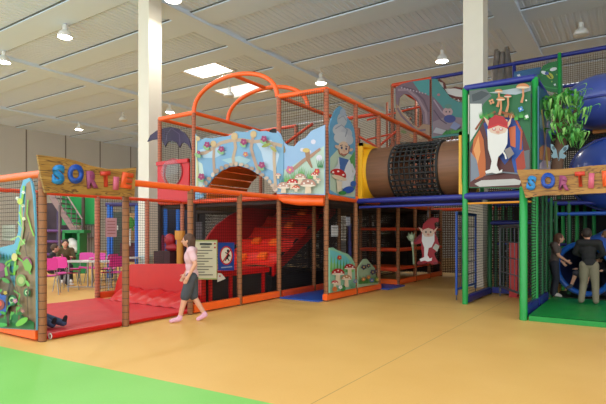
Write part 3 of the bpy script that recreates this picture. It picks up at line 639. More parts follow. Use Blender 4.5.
# narrow board on the green tower side
b = Board(PX(-1.52), (1, 0, 0))
b.base([(537.5, 176), (537.5, 86), (548, 95), (549.5, 100), (549.5, 178)], (40, 100, 120))
for i in range(5): b.poly([(538, 176-i*16), (538, 164-i*16), (544, 158-i*15), (549, 162-i*13), (549, 174-i*13)], [(206, 190, 200), (200, 130, 60), (60, 90, 150), (120, 150, 160), (60, 130, 80)][i])
b.line([(540, 110), (543, 135), (546, 168)], 1.6, (226, 200, 90)); b.line([(547, 112), (544, 140), (541, 168)], 1.2, (190, 170, 200))
b.build('painted_board', 'narrow painted strip board on the side of the green tower', 'painted board')
# upper tier boards
YU = 17.1
b = Board(PY(YU-.1), (0, -1, 0))
holeo = [(396.5, 142), (395.5, 88), (402, 84), (412, 81), (430, 79), (430, 142)]
hole = [(399, 106), (400, 98), (404, 94), (410, 95), (416, 100), (421, 108), (423, 116), (423, 124), (419, 128), (413, 124), (407, 116), (402, 112)]
# two halves around the hole
b.base([(396, 104), (395.5, 88), (402, 84), (412, 81.5), (430, 79), (430, 125), (423, 124), (423, 116), (421, 108), (416, 100), (410, 95), (404, 94), (400, 98), (399, 106)], (132, 104, 116))
b.base([(399, 106), (402, 112), (407, 116), (413, 124), (419, 128), (423, 124), (430, 125), (430, 142), (396, 142), (396, 104)], (176, 140, 110))
b.poly([(413, 82), (429.5, 79.5), (429.5, 96), (420, 92)], (76, 160, 160)); b.line([(398, 90), (408, 90), (418, 98), (426, 112), (427, 124)], 2.4, (160, 134, 144)); b.line([(403, 87), (414, 90), (424, 100), (429, 112)], 1.8, (104, 78, 94)); b.line([(397.5, 108), (402, 116), (410, 124), (417, 131), (426, 130)], 2, (120, 92, 104))
for x, y in ((399, 125), (404, 132), (412, 136), (408, 128), (400, 136), (420, 137)): b.ell(x, y, 3, 1.6, random.choice([(216, 160, 90), (190, 110, 70), (120, 140, 70), (206, 180, 140)]), random.random()*90)
for x in range(402, 428, 3): b.ell(x, 88+(x-402)*.25, .8, .8, (190, 170, 180))
b.build('painted_board', 'purple rock cave painting with a round opening, high at the back', 'painted board')
b = Board(PY(YU-.1), (0, -1, 0))
b.base([(432, 138.5), (432, 79), (437, 79), (443, 88), (450, 97), (458, 102), (470, 104), (482, 110), (482, 133)], (74, 150, 148))
b.poly([(432.5, 126), (432.5, 96), (440, 104), (450, 116), (458, 122), (450, 124), (440, 128)], (126, 100, 118)); b.poly([(432.5, 137), (433, 122), (448, 116), (462, 118), (478, 126), (478, 131), (450, 134)], (150, 130, 140)); b.line([(434, 100), (442, 112), (452, 120)], 1.5, (170, 150, 164)); b.line([(434, 110), (441, 120), (447, 124)], 1.2, (90, 70, 90))
b.ell(448, 112, 5, 4.5, (196, 160, 160)); b.ell(450, 119, 6, 4, (52, 66, 140)); b.ell(448.5, 106.5, 3.6, 2.4, (90, 140, 130)); b.ell(446.5, 112, .7, .8, (40, 40, 50)); b.ell(450, 112, .7, .8, (40, 40, 50)); b.ell(439, 95, 1.6, 1.3, (190, 120, 130))
for x in range(444, 480, 3): b.tuft(x, 135-(x-444)*.12, 1.6, 6, random.choice([(50, 150, 60), (80, 170, 70)]))
b.poly([(437, 128), (447, 131), (443, 135), (434, 133)], (190, 190, 196)); b.poly([(455, 122), (462, 126), (457, 131), (451, 128)], (140, 150, 190))
b.build('painted_board', 'teal painted board with blue-clad figure and grass, high beside the right column', 'painted board')
b = Board(PY(YU-.02), (0, -1, 0))
b.base([(436, 80), (440, 79), (445, 83), (447, 89), (455, 87), (464, 88), (478, 92), (478, 104), (462, 101), (450, 97), (443, 92), (438, 88)], (110, 40, 30))
b.poly([(445, 89), (455, 88.5), (470, 92), (470, 98), (456, 96.5), (448, 94)], (230, 226, 220)); b.poly([(439, 81.5), (443, 83), (444, 88), (441, 86)], (224, 220, 214))
b.build('painted_board', 'dark red and white cut-out standing behind the teal board', 'painted board')
b = Board(PY(YU-.1), (0, -1, 0))
b.base([(514, 96), (514, 72), (541, 67), (541, 96)], (52, 110, 160)); b.poly([(514.5, 95), (514.5, 86), (524, 82), (534, 76), (540.5, 74), (540.5, 95)], (30, 130, 70)); b.flower(519, 76, 1.9, (226, 236, 240), (255, 255, 255), 4); b.ell(528, 86, 4, 2, (60, 160, 90)); b.flower(524, 79, 1.2, (90, 190, 90))
b.build('painted_board', 'blue and green painted board under the blue rail left of the bee', 'painted board')
b = Board(PY(YU-.35), (0, -1, 0))
b.base([(540, 84), (540, 72), (543, 66), (549, 63), (562, 60), (563, 92), (558, 93), (550, 92), (544, 89)], (28, 122, 58))
b.line([(543, 86), (550, 88), (558, 89)], 1.2, (60, 160, 80)); b.line([(542, 76), (546, 70), (553, 67)], 1, (60, 160, 80)); b.ell(550, 76, 4.2, 2.6, (180, 190, 60), 40); b.line([(548, 74), (551.5, 78.5)], 1, (60, 60, 40)); b.ell(544.5, 73, 3.4, 1.7, (236, 240, 240), 20); b.ell(553.5, 69.5, 3.6, 1.7, (236, 240, 240), -15); b.ell(547, 73.5, 2, 1.6, (70, 100, 170)); b.flower(555, 85, 1.2, (236, 246, 240), (255, 255, 255), 4); b.flower(557, 75, 1, (60, 170, 80)); b.flower(552, 82, 1, (90, 180, 90))
b.build('painted_board', 'rounded green painted board with a winged bee by the blue rail', 'painted board')

# trunk-like striped column by the right pillar
t = MB()
for k in range(7):
    a = k*2*math.pi/7; x, y = at(502, 18.8); t.path([(x+.26*math.cos(a), y+.26*math.sin(a), 4.6), (x+.3*math.cos(a+.3), y+.3*math.sin(a+.3), 6.9), (x+.2*math.cos(a+.5), y+.2*math.sin(a+.5), 8.5-.12*(k % 3))], [.18, .17, .07], n=8)
t.path([(x, y, 4.6), (x, y, 7.4), (x, y, 8.35)], [.36, .34, .12], n=14)
tag(t.build('tree_trunk', mat((120, 112, 104), .7, .5, 5, .6)), 'grey-brown fluted fake tree trunk rising beside the right pillar', 'trunk')

# ------------------------------------------------------------------ cut-out gnome hanging in the passage
b = Board(PY(12.35), (0, -1, 0), .02)
b.base([(421.5, 250), (421.5, 243), (416, 244.5), (413.5, 242), (418, 237), (421.5, 234), (421.5, 230.5), (418.5, 226.5), (422.5, 228.5), (424, 223.5), (427.5, 220), (431, 217.5), (434, 217), (436.5, 219), (438.6, 217.6), (439.4, 220), (438.6, 222.5), (436.5, 221.5), (434.8, 223.5), (435.5, 228), (438.5, 226.5), (436.5, 231), (435.3, 234), (437.5, 238), (439.6, 245), (437, 251), (434.5, 253), (436, 258), (438.5, 261.5), (438, 264), (433.5, 264.5), (428, 262.5), (421, 264.5), (417, 264), (417.5, 262), (421.5, 260), (422.5, 255)], (172, 22, 40))
b.ell(428.5, 232.5, 5.8, 5, (240, 208, 186)); b.poly([(422.5, 230), (423.5, 224), (428, 221), (434, 218), (438, 218), (438.4, 221.6), (434, 222.5), (435, 230), (428.5, 228)], (186, 20, 40))
b.poly([(418.8, 227), (422.8, 229.3), (423, 233), (421.5, 231.5)], (240, 208, 186)); b.poly([(438.2, 227), (434.5, 230), (434.2, 233), (436, 231)], (240, 208, 186))
b.poly([(422.5, 233), (425, 236.5), (429, 237), (433, 236), (434.8, 233), (434.8, 241), (432, 247), (429, 248), (427.8, 255), (430, 258.5), (432.5, 257.5), (432, 260.5), (428, 261.5), (425, 260.5), (421, 261.5), (420, 259), (424.5, 257), (424.5, 247.5), (422.2, 241)], (246, 246, 246))
for x in (426.3, 431): b.ell(x, 232, .9, .9, (40, 40, 60))
b.ell(428.7, 234.6, 1.3, 1, (226, 150, 130)); b.line([(422, 235), (418, 238), (415, 242)], 2.4, (120, 16, 40)); b.poly([(433, 248), (436, 243.5), (440, 246), (437.5, 251.5)], (190, 196, 180)); b.ell(420.5, 263, 2.6, 1.1, (120, 16, 30)); b.ell(436, 263, 2.6, 1.1, (120, 16, 30))
gn = b.build('gnome_cutout', 'flat cut-out gnome with white beard, red hood and staff hanging in the passage', 'gnome figure')
b = Board(PY(12.35), (0, -1, 0), .018)
b.base([(413.2, 264), (412.4, 250), (411, 241), (409, 240), (406.5, 236), (408.5, 236), (408.6, 232.5), (410.5, 235), (412, 231.5), (413, 235.5), (415, 232.5), (414.5, 237), (413.6, 241), (414, 252), (414.8, 264)], (150, 168, 130))
b.ell(411.5, 237, 2, 2.2, (186, 206, 170)); b.ell(412.4, 243, 1.2, 1.4, (230, 226, 210)); b.ell(411.5, 264, 1, .8, (200, 200, 150)) if False else None
st = b.mb.build('staff', None, gn)
MB().path([(onY(428, 12.36), 12.36, 1.9), (onY(428, 12.36), 12.36, 2.22)], .008, n=5).build('hanging_cord', STEEL, gn)
MB().path([(onY(413.5, 12.36), 12.36, 1.35), (onY(421, 12.36), 12.36, 1.3)], .01, n=5).build('staff_bracket', mat((120, 16, 40), .5), gn)

# ------------------------------------------------------------------ writing
def letter(ch, plane, n, box, m, parent, rot=0, th=.03, off=.03):
    cu = bpy.data.curves.new('t', 'FONT'); cu.body = ch; cu.offset = .065; cu.extrude = 0; cu.resolution_u = 4
    o = bpy.data.objects.new('t', cu); C.objects.link(o); dg = bpy.context.evaluated_depsgraph_get(); dg.update()
    me = bpy.data.meshes.new_from_object(o.evaluated_get(dg)); bpy.data.objects.remove(o)
    xs = [v.co.x for v in me.vertices]; ys = [v.co.y for v in me.vertices]; x0, x1, y0, y1 = min(xs), max(xs), min(ys), max(ys)
    n = V(n); bx0, by0, bx1, by1 = box; cx, cy = (bx0+bx1)/2, (by0+by1)/2; q = math.radians(rot)
    for v in me.vertices:
        u = (v.co.x-x0)/(x1-x0+1e-6); w = (v.co.y-y0)/(y1-y0); px = bx0+(bx1-bx0)*u; py = by1+(by0-by1)*w
        dx, dy = px-cx, py-cy; px = cx+dx*math.cos(q)-dy*math.sin(q); py = cy+dx*math.sin(q)+dy*math.cos(q)
        v.co = plane(px, py)+n*off-PL(parent)
    bm = bmesh.new(); bm.from_mesh(me); bmesh.ops.remove_doubles(bm, verts=bm.verts, dist=.0005)
    r = bmesh.ops.extrude_face_region(bm, geom=bm.faces[:]); bmesh.ops.translate(bm, vec=n*th, verts=[x for x in r['geom'] if isinstance(x, bmesh.types.BMVert)])
    bmesh.ops.recalc_face_normals(bm, faces=bm.faces); bm.to_mesh(me); bm.free()
    me.materials.clear(); me.materials.append(m); me.name = 'letter'
    ob = bpy.data.objects.new('letter', me); C.objects.link(ob); ob.parent = parent; return ob
def woodm():
    m = bpy.data.materials.new('plank_wood'); m.use_nodes = True; nt = m.node_tree; L = nt.links; b = nt.nodes['Principled BSDF']
    g = nt.nodes.new('ShaderNodeNewGeometry'); mp = nt.nodes.new('ShaderNodeMapping'); mp.inputs['Scale'].default_value = (.8, .8, 6.5); L.new(g.outputs['Position'], mp.inputs[0])
    nz = nt.nodes.new('ShaderNodeTexNoise'); nz.inputs['Scale'].default_value = 1.6; nz.inputs['Detail'].default_value = 3; nz.inputs['Distortion'].default_value = .8; L.new(mp.outputs[0], nz.inputs['Vector'])
    cr = nt.nodes.new('ShaderNodeValToRGB'); L.new(nz.outputs['Fac'], cr.inputs[0]); e_ = cr.color_ramp.elements
    e_[0].position = .3; e_[0].color = lin((120, 76, 26))+(1,); e_[1].position = .72; e_[1].color = lin((172, 124, 56))+(1,)
    for p, c in ((.41, (162, 112, 44)), (.44, (76, 42, 16)), (.465, (168, 122, 50)), (.54, (156, 108, 40)), (.565, (84, 48, 20)), (.59, (176, 128, 58))):
        x = e_.new(p); x.color = lin(c)+(1,)
    L.new(cr.outputs[0], b.inputs['Base Color']); b.inputs['Roughness'].default_value = .55; return m
WP = woodm()
LB, DB, MV, RO, PK, OR = mat((34, 128, 190), .4), mat((22, 70, 160), .4), mat((150, 66, 104), .5), mat((206, 60, 42), .4), mat((206, 96, 120), .5), mat((232, 88, 36), .4)
pl = PX(XA+.12); s1 = MB()
s1.prism([pl(*p) for p in [(36, 155), (48, 156.5), (62, 158), (75, 161), (90, 166), (105, 169), (120, 169), (135, 167.5), (134, 180), (133, 197), (115, 196.5), (90, 195), (65, 193.5), (44, 193), (40, 178)]], (.035, 0, 0))
sg = s1.build('exit_sign', WP, None, (XA+.12, 4.3, 2.05)); tag(sg, 'wavy wooden board reading SORTIE in coloured letters over the left entrance', 'sign')
for ch, bx, m, r in (('S', (50.5, 165, 62.5, 184.5), LB, 3), ('O', (66, 164.5, 81.5, 184), DB, 0), ('R', (85, 171, 95.5, 188.5), MV, -3), ('T', (99, 171.5, 108.5, 187), RO, -3), ('I', (111.5, 177, 116.5, 190), PK, 3), ('E', (119.5, 173, 130.5, 188.5), OR, 10)):
    letter(ch, pl, (1, 0, 0), bx, m, sg, r)
pl = PY(9.08); s2 = MB()
s2.prism([pl(*p) for p in [(517, 170), (535, 169.5), (555, 169.5), (575, 168), (590, 166), (606, 165), (628, 160), (630, 193), (606, 193), (585, 194), (565, 195), (545, 195.5), (526, 198), (523, 188), (520, 178)]], (0, -.035, 0))
sg2 = s2.build('exit_sign', WP, None, (-1.0, 9.08, 2.1)); tag(sg2, 'wooden board reading SORTIE over the green entrance at the right', 'sign')
for ch, bx, m, r in (('S', (527.5, 176, 536.5, 190.5), LB, 10), ('O', (541.5, 173, 555.5, 189), DB, 0), ('R', (559.5, 176, 570, 190.5), MV, 4), ('T', (575.5, 172, 585.5, 187), RO, -4), ('I', (588.8, 173.5, 594.3, 188.5), PK, 3), ('E', (602.5, 171, 613.5, 186.5), OR, -4)):
    letter(ch, pl, (0, -1, 0), bx, m, sg2, r, off=.038)

# notices
def notice(plane, n, rect, col, label, painter=None, name='notice_sheet', cat='notice', th=.008):
    b = Board(plane, n, th); x0, y0, x1, y1 = rect; b.base([(x0, y0), (x1, y0), (x1, y1), (x0, y1)], col)
    if painter: painter(b)
    return b.build(name, label, cat)
def p1(b):
    b.poly([(188.5, 241.5), (216, 241.5), (216, 278), (188.5, 278)], (236, 232, 200))
    for k in range(10): b.poly([(190, 250+k*2.7), (212-(k % 3)*4, 250+k*2.7), (212-(k % 3)*4, 251+k*2.7), (190, 251+k*2.7)], (130, 126, 110))
    b.poly([(199, 243), (211, 243), (211, 245), (199, 245)], (80, 84, 80)); b.ell(214, 243.6, .9, .9, (190, 40, 40)); b.ell(214, 247.5, .9, .9, (190, 40, 40)); b.poly([(200, 246.5), (209, 246.5), (209, 247.6), (200, 247.6)], (100, 104, 100))
notice(PX(XA+.07), (1, 0, 0), (187.5, 240, 217, 279.5), (190, 196, 130), 'cream rules notice with a yellow-green border on the net behind the walking child', p1, 'rules_notice')
def p2(b):
    b.ell(226, 255.5, 6.6, 9.6, (196, 30, 36)); b.ell(226, 255.5, 5.3, 8.1, (236, 226, 206))
    b.ell(227.5, 250.8, 1.2, 1.5, (24, 24, 28)); b.line([(227, 252.5), (227.6, 256), (226, 259)], [1.6, 2, 1.6], (24, 24, 28)); b.line([(227, 253.5), (224.6, 252.5)], .9, (24, 24, 28)); b.line([(226, 258.5), (224.4, 261)], 1.0, (24, 24, 28)); b.line([(227, 258), (228.6, 261)], 1.0, (24, 24, 28)); b.line([(227.8, 254), (229.6, 256.6)], .9, (24, 24, 28))
    b.line([(222, 262), (230, 249.5)], 1.0, (196, 30, 36)); b.poly([(220.5, 267), (231.5, 266), (231.5, 267.2), (220.5, 268.2)], (150, 160, 200))
notice(PX(XA+.07), (1, 0, 0), (218, 242.5, 234, 270.5), (26, 66, 150), 'blue sign with a red no-climbing circle on the net between two brown posts', p2, 'warning_sign', 'sign')
b = Board(PX(XA+.07), (1, 0, 0), .008); b.base([(217.3, 282), (217.8, 273), (221, 273.4), (225.5, 278.5), (221, 280.5)], (222, 214, 200)); b.ell(219.5, 276, .9, .9, (190, 60, 50)); b.build('torn_notice', 'small torn white paper below the blue warning sign', 'notice')
notice(PX(XL+.07), (1, 0, 0), (105.5, 218, 116.5, 237), (222, 176, 176), 'pink paper notice on the net behind the left sign', lambda b: [b.poly([(107, y), (115, y), (115, y+.8), (107, y+.8)], (170, 110, 112)) for y in (221, 224, 227, 230, 233)])
notice(PY(3.76), (0, -1, 0), (2.5, 225, 16, 241), (204, 196, 176), 'beige paper notice on the net above the flower board at the left edge', lambda b: [b.poly([(4.5, y), (14, y), (14, y+.6), (4.5, y+.6)], (150, 144, 128)) for y in (228, 231, 234, 237)])
notice(PX(XL+.08), (1, 0, 0), (194, 222, 202, 241), (176, 176, 176), 'grey paper hanging on the net above the walking child', None)
notice(PX(XB-.07), (1, 0, 0), (331.2, 225.5, 337.8, 236.5), (232, 232, 232), 'small white notice on the tower post bay above the toadstool board', lambda b: b.poly([(332, 227), (337, 227.5), (337, 229), (332, 228.5)], (180, 180, 184)), )
notice(PX(XB-.07), (1, 0, 0), (346, 217, 350, 226), (190, 196, 206), 'tiny pale oval tag on the net above the toadstool board', None)

# ------------------------------------------------------------------ red panel with bubble window
t = thing('bubble_panel', 'red panel with a round clear bubble window, upper left of the tower', 'panel', (-10.4, 9.1, Z1))
pl = PY(9.12); c = pl(174, 172.5); r0 = 12.3/FX*dep(c.x, c.y)/1.0
n = 32; vs = []; fs = []; x0, x1, z0, z1 = -10.85, -9.63, Z1, 3.42
for yy in (9.08, 9.13):
    for k in range(n): a = 2*math.pi*k/n; vs.append((c.x+.35*math.cos(a), yy, c.z+.35*math.sin(a)))
    for k in range(n):
        a = 2*math.pi*k/n; q = 1/max(abs(math.cos(a)), abs(math.sin(a))); ex = math.cos(a)*q; ez = math.sin(a)*q
        vs.append(((x0+x1)/2+ex*(x1-x0)/2, yy, (z0+z1)/2+ez*(z1-z0)/2))
for b_ in (0, 2*n):
    for k in range(n): fs.append((b_+k, b_+(k+1) % n, b_+n+(k+1) % n, b_+n+k))
for k in range(n): fs.append((k, (k+1) % n, 2*n+(k+1) % n, 2*n+k)); fs.append((n+k, n+(k+1) % n, 3*n+(k+1) % n, 3*n+k))
mb = MB(); mb.add(vs, fs); mb.build('panel', mat((194, 10, 16), .4, .05, 4), t)
GL = bpy.data.materials.new('clear_plastic'); GL.use_nodes = True; gb = GL.node_tree.nodes['Principled BSDF']; gb.inputs['Roughness'].default_value = .08; gb.inputs['Alpha'].default_value = .16; gb.inputs['Base Color'].default_value = (.5, .56, .62, 1); gb.inputs['Specular IOR Level'].default_value = 1
mb = MB(); mb.grid(lambda u, v: V((c.x+.35*math.sin(v*math.pi/2)*math.cos(u*2*math.pi), 9.08-.28*math.cos(v*math.pi/2), c.z+.35*math.sin(v*math.pi/2)*math.sin(u*2*math.pi))), 32, 8); mb.build('bubble', GL, t)
MB().path([(c.x+.36*math.cos(2*math.pi*k/32), 9.07, c.z+.36*math.sin(2*math.pi*k/32)) for k in range(33)], .02, n=6, caps=False).build('bubble_rim', mat((150, 60, 64), .4), t)
for a, b_ in (((x0, z1), (x1, z1)),): MB().box((x0, 9.03, z1-.08), (x1, 9.13, z1+.02)).build('top_edge', REDV, t)
# bat wing
pl = PY(9.6)
o = [(148, 142), (151, 135.5), (157, 131), (165, 128), (172, 127), (179, 129), (186, 133.5), (190, 140), (192, 150), (188, 144.5), (184.5, 142.5), (182, 144), (180.5, 148), (177, 142.5), (172, 141), (168, 142.5), (166, 147), (163, 141.5), (158, 139.5), (153, 140)]
b = Board(pl, (0, -1, 0), .03); b.base(o, (50, 34, 74))
for q in ([(172, 128.5), (180, 134), (181, 146)], [(172, 128.5), (168, 134), (166.3, 145)]): b.line(q, .8, (92, 76, 110))
b.build('bat_wing', 'purple bat wing cut-out above the red bubble panel', 'decoration')
# orange machine roller/step beside the arch foot: small padded bars on the upper deck
t = thing('roller_bars', 'pair of orange padded bars with dark end discs behind the stone arch board', 'rollers', (-9.1, 11.4, 4.1))
for dz in (0, .17):
    MB().path([(-9.75, 11.3, 4.12+dz), (-8.55, 11.3, 4.2+dz)], .07).build('roller', ORANGE, t)
MB().path([(-8.5, 11.22, 4.3), (-8.5, 11.40, 4.3)], .17, n=20).build('end_disc', BLACK, t)

# ------------------------------------------------------------------ upper tier frame at the back
U = thing('upper_frame', 'highest padded play frame at the back carrying the cave paintings', 'play frame', (-6, YU, 0))
for x in (-7.42, -5.93): post(U, x, YU, Z2, 7.0, RBROWN, .06)
for x in (-7.42, -5.93): post(U, x, 19.5, Z2, 7.0, RBROWN, .05)
rail(U, (-7.42, YU, 6.97), (-5.93, YU, 6.97), REDOR, .07); rail(U, (-5.93, YU, 6.97), (-3.2, YU, 6.97), BLUE, .06)
rail(U, (-5.93, YU, 4.62), (-4.1, YU, 4.62), BLUE, .1); rail(U, (-7.42, YU, 4.6), (-5.93, YU, 4.6), REDOR, .06)
rail(U, (-7.42, YU, 6.97), (-7.42, 19.5, 6.97), REDOR, .05)
for z in (5.3, 6.1): rail(U, (-9.0, 18.2, z), (-6, 18.2, z+.3), REDOR, .04)
rail(U, (-7.4, 18.4, 4.8), (-6.2, 18.4, 6.0), RBROWN, .04); rail(U, (-8.2, 18.4, 4.8), (-7.2, 18.4, 6.0), RBROWN, .04); post(U, -6.9, 18.6, Z2, 6.8, RBROWN, .05); post(U, -8.3, 18.6, Z2, 6.8, RBROWN, .05)
for x in (-7.42, -5.93, -4.4, -3.0): post(U, x, YU+.1, 0, Z2, RBROWN, .05)
MB().box((-9.0, 17.2, 4.5), (1.0, 20.5, 4.6)).build('deck', DARK, U)
netY(U, -9.0, -3.0, 20.4, Z2, 7.0, netmat((44, 32, 28), .06, .5)); netY(U, -9.5, -3.0, 17.35, 0.1, Z2, netmat((70, 40, 28), .06, .62))  # both nets thickened to darken the back of the frame
for z in (2.32, 3.4, 4.3):
    rail(U, (-9.5, 17.2, z), (-3.2, 17.2, z), REDOR if z != 3.4 else RBROWN, .055)
# right part
for x in (-3.2, -1.9, -.6, .8, 2.2): post(U, x, YU, 0, 7.0, DKGREEN if x > -3 else BLUE, .055)
rail(U, (-3.2, YU, 6.97), (-.6, YU, 6.97), BLUE, .07); rail(U, (-.6, YU, 6.97), (2.2, YU, 6.97), BLUE, .07); rail(U, (-3.2, YU, 4.62), (2.2, YU, 4.62), BLUE, .07); rail(U, (-1.9, YU, 6.0), (2.2, YU, 6.0), BLUE, .05); rail(U, (-1.5, YU-.3, 4.9), (2.2, YU-.3, 6.7), BLUE, .06)
netY(U, -3.2, 2.2, 17.3, .1, Z2, netmat((26, 34, 30), .06, .5)); netY(U, -3.2, 2.2, 17.2, Z2, 6.9, NET)
post(U, -1.85, YU-.35, Z2, 6.95, GREEN, .05)
# wood-look platform edges by the blue tube
pe = thing('platform_edges', 'orange-brown wood-look platform edge boards behind the blue tube slide', 'platform', (1, 14.5, 3))
for z in (4.02, 3.6): MB().box((-.85, 14.5, z), (3.0, 14.65, z+.17)).build('edge_board', mat((186, 116, 46), .5, .25, 5), pe)
for z in (4.22, 3.8): MB().box((-.85, 14.45, z), (3.0, 14.52, z+.06)).build('dark_edge', mat((60, 40, 30), .6), pe)

# ------------------------------------------------------------------ green tower
ZG = 4.55
G = thing('green_tower', 'two-storey green tower with blue rails at the right', 'play frame', (-2.3, 10.6, 0))
for x in (-2.95, -1.6): post(G, x, 10.6, 0, ZG, GREEN, .062)
for x in (-2.95, -1.6): post(G, x, 12.75, 0, Z1, DKGREEN, .055); post(G, x, 12.0, Z1, ZG, GREEN, .05)
rail(G, (-2.95, 10.6, ZG), (-1.6, 10.6, ZG), BLUE, .07); rail(G, (-1.6, 10.6, ZG), (-1.6, 12, ZG), BLUE, .05); rail(G, (-2.95, 10.6, ZG), (-2.95, 12, ZG), BLUE, .05); rail(G, (-2.95, 12, ZG), (-1.6, 12, ZG), BLUE, .05)
rail(G, (-2.95, 10.6, 2.27), (-1.6, 10.6, 2.27), BLUE, .08); rail(G, (-2.95, 10.6, 2.12), (-1.6, 10.6, 2.12), mat((226, 150, 40), .5), .022, 'lower_tube')
rail(G, (-2.95, 12.75, 2.27), (-1.6, 12.75, 2.27), BLUE, .07); rail(G, (-2.95, 12.75, 1.75), (-1.6, 12.75, 1.75), BLUE, .05)
MB().box((-2.95, 10.66, 2.3), (-1.6, 12.7, 2.36)).build('deck', DARK, G)
pad(G, (-2.95, 10.68, 0), (-2.95, 12.7, 0), m=BLUE); pad(G, (-2.88, 12.75, 0), (-1.66, 12.75, 0), m=BLUE)
netX(G, -2.95, 10.66, 12.75, .15, 2.2, NET); netY(G, -2.95, -1.6, 12.75, .15, 2.2, netmat((34, 30, 28), .06, .35)); netX(G, -1.6, 10.6, 12.75, .15, 2.2, NETD); netX(G, -1.6, 12, 10.6, Z1, ZG, NET)
# inner posts seen behind the tower
for px, m in ((496, DKGREEN), (510, DKGREEN), (523, DKGREEN), (503, DKGREEN)):
    x = onY(px, 14.4); post(G, x, 14.4, 0, Z1, m, .055)
rail(G, (-3.2, 14.4, 2.27), (1.9, 14.4, 2.27), BLUE, .06); rail(G, (-3.2, 14.4, 1.2), (-1.3, 14.4, 1.2), BLUE, .04); netY(G, -3.2, 2.2, 15.2, .1, 2.3, netmat((34, 26, 24), .05, .7))  # back net made dense to keep the bays behind it dark
rail(G, (-2.9, 14.3, 1.0), (-1.6, 14.3, 1.9), GUN, .03); MB().box((-3.2, 14.4, 2.3), (2.2, 17.1, 2.38)).build('deck', DARK, G)
t = thing('red_bollards', 'pair of upright red padded blocks behind the metal grille gate', 'padding', (-2.2, 12.4, 0))
for dx in (0, .21): MB().box((-2.32+dx-.09, 12.3, 0), (-2.32+dx+.09, 12.48, 1.28)).build('pad_block', mat((190, 34, 30), .45, .1, 5), t)

def gate(name, label, a, b, z0, z1, frame_m, bar_m, nb, nh):
    a = V(a); b = V(b); t = thing(name, label, 'gate', (a.x, a.y, 0)); mb = MB(); r = .028
    mb.path([a+V((0, 0, z0)), a+V((0, 0, z1))], r, n=8).path([b+V((0, 0, z0)), b+V((0, 0, z1))], r, n=8).path([a+V((0, 0, z1)), b+V((0, 0, z1))], r*1.3, n=8).path([a+V((0, 0, z0+.12)), b+V((0, 0, z0+.12))], r, n=8)
    mb.build('frame', frame_m, t)
    for k in range(1, nb): p = a.lerp(b, k/nb); MB().path([p+V((0, 0, z0+.12)), p+V((0, 0, z1))], .009, n=6).build('bar', bar_m, t)
    for k in range(1, nh): z = z0+.12+(z1-z0-.12)*k/nh; MB().path([a+V((0, 0, z)), b+V((0, 0, z))], .012, n=6).build('cross_bar', bar_m, t)
    for p in (a, b): MB().path([p, p+V((0, 0, z0))], .014, n=6).build('foot', GUN, t)
gate('side_gate', 'blue framed gate leaf left of the green tower post', (-3.28, 11.1, 0), (-3.28, 12.7, 0), .12, 1.95, BLUE2, GUN, 8, 6)
gate('grille_gate', 'dark metal grille gate leaf inside the green tower', (-2.62, 12.35, 0), (-1.87, 10.9, 0), .12, 1.65, GUN, GUN, 6, 4)

# ------------------------------------------------------------------ green exit enclosure
X2 = thing('exit_enclosure', 'low green-posted enclosure with a green mat at the right edge', 'fence', (-1.6, 9.2, 0))
for y in (9.2,): post(X2, -1.57, y, 0, Z1-.02, GREEN, .065)
post(X2, -1.6, 11.35, 0, Z1, DKGREEN); post(X2, -1.6, 11.9, 0, Z1, DKGREEN)
post(X2, 1.4, 9.2, 0, Z1-.02, GREEN, .065)
rail(X2, (-1.57, 9.2, Z1-.06), (1.4, 9.2, Z1-.06), GREEN, .045)
netX(X2, -1.57, 9.2, 10.6, .15, Z1, NETD); netX(X2, -1.57, 10.6, 12.0, .15, Z1, NETD)
pad(X2, (-1.57, 9.28, 0), (-1.57, 10.52, 0), .1, .2, m=BLUE); pad(X2, (-1.57, 10.68, 0), (-1.57, 11.85, 0), .1, .2, m=BLUE)
mt = MB(); mt.grid(lambda u, v: V((-1.48+u*3.6, 9.16+v*2.9, .10+.006*math.sin(v*24)*math.sin(u*5))), 20, 40); mt.box((-1.48, 9.16, .002), (2.12, 12.06, .09))
tag(mt.build('floor_mat', mat((20, 140, 56), .4, .1, 4, .2)), 'thick green vinyl mat on the floor of the right exit', 'mat')
MB().quad((-1.57, 9.2, 2.28), (1.4, 9.2, 2.28), (1.4, 12, 2.28), (-1.57, 12, 2.28)).build('roof_net', netmat((50, 50, 54), .05, .3), X2)
# background frame behind the slide mouth
K = thing('mouth_surround', 'green and blue padded frame around the tube slide mouth', 'play frame', (0, 13, 0))
for px, y, m in ((556, 13.2, DKGREEN), (563, 14.6, GREEN), (569, 13.2, DKGREEN), (577, 14.6, GREEN), (585, 14.6, DKGREEN), (594, 14.6, GREEN)):
    post(K, onY(px, y), y, 0, 2.25, m, .045)
for z, m in ((2.2, BLUE), (1.95, BLUE2)): rail(K, (-1.5, 13.2, z), (3, 13.2, z), m, .045)
netY(K, -1.5, 3.0, 14.7, .1, 2.3, netmat((30, 30, 30), .05, .6)); MB().box((-1.5, 12.6, .01), (3, 13.9, .06)).build('dark_mat', BLACK, K)

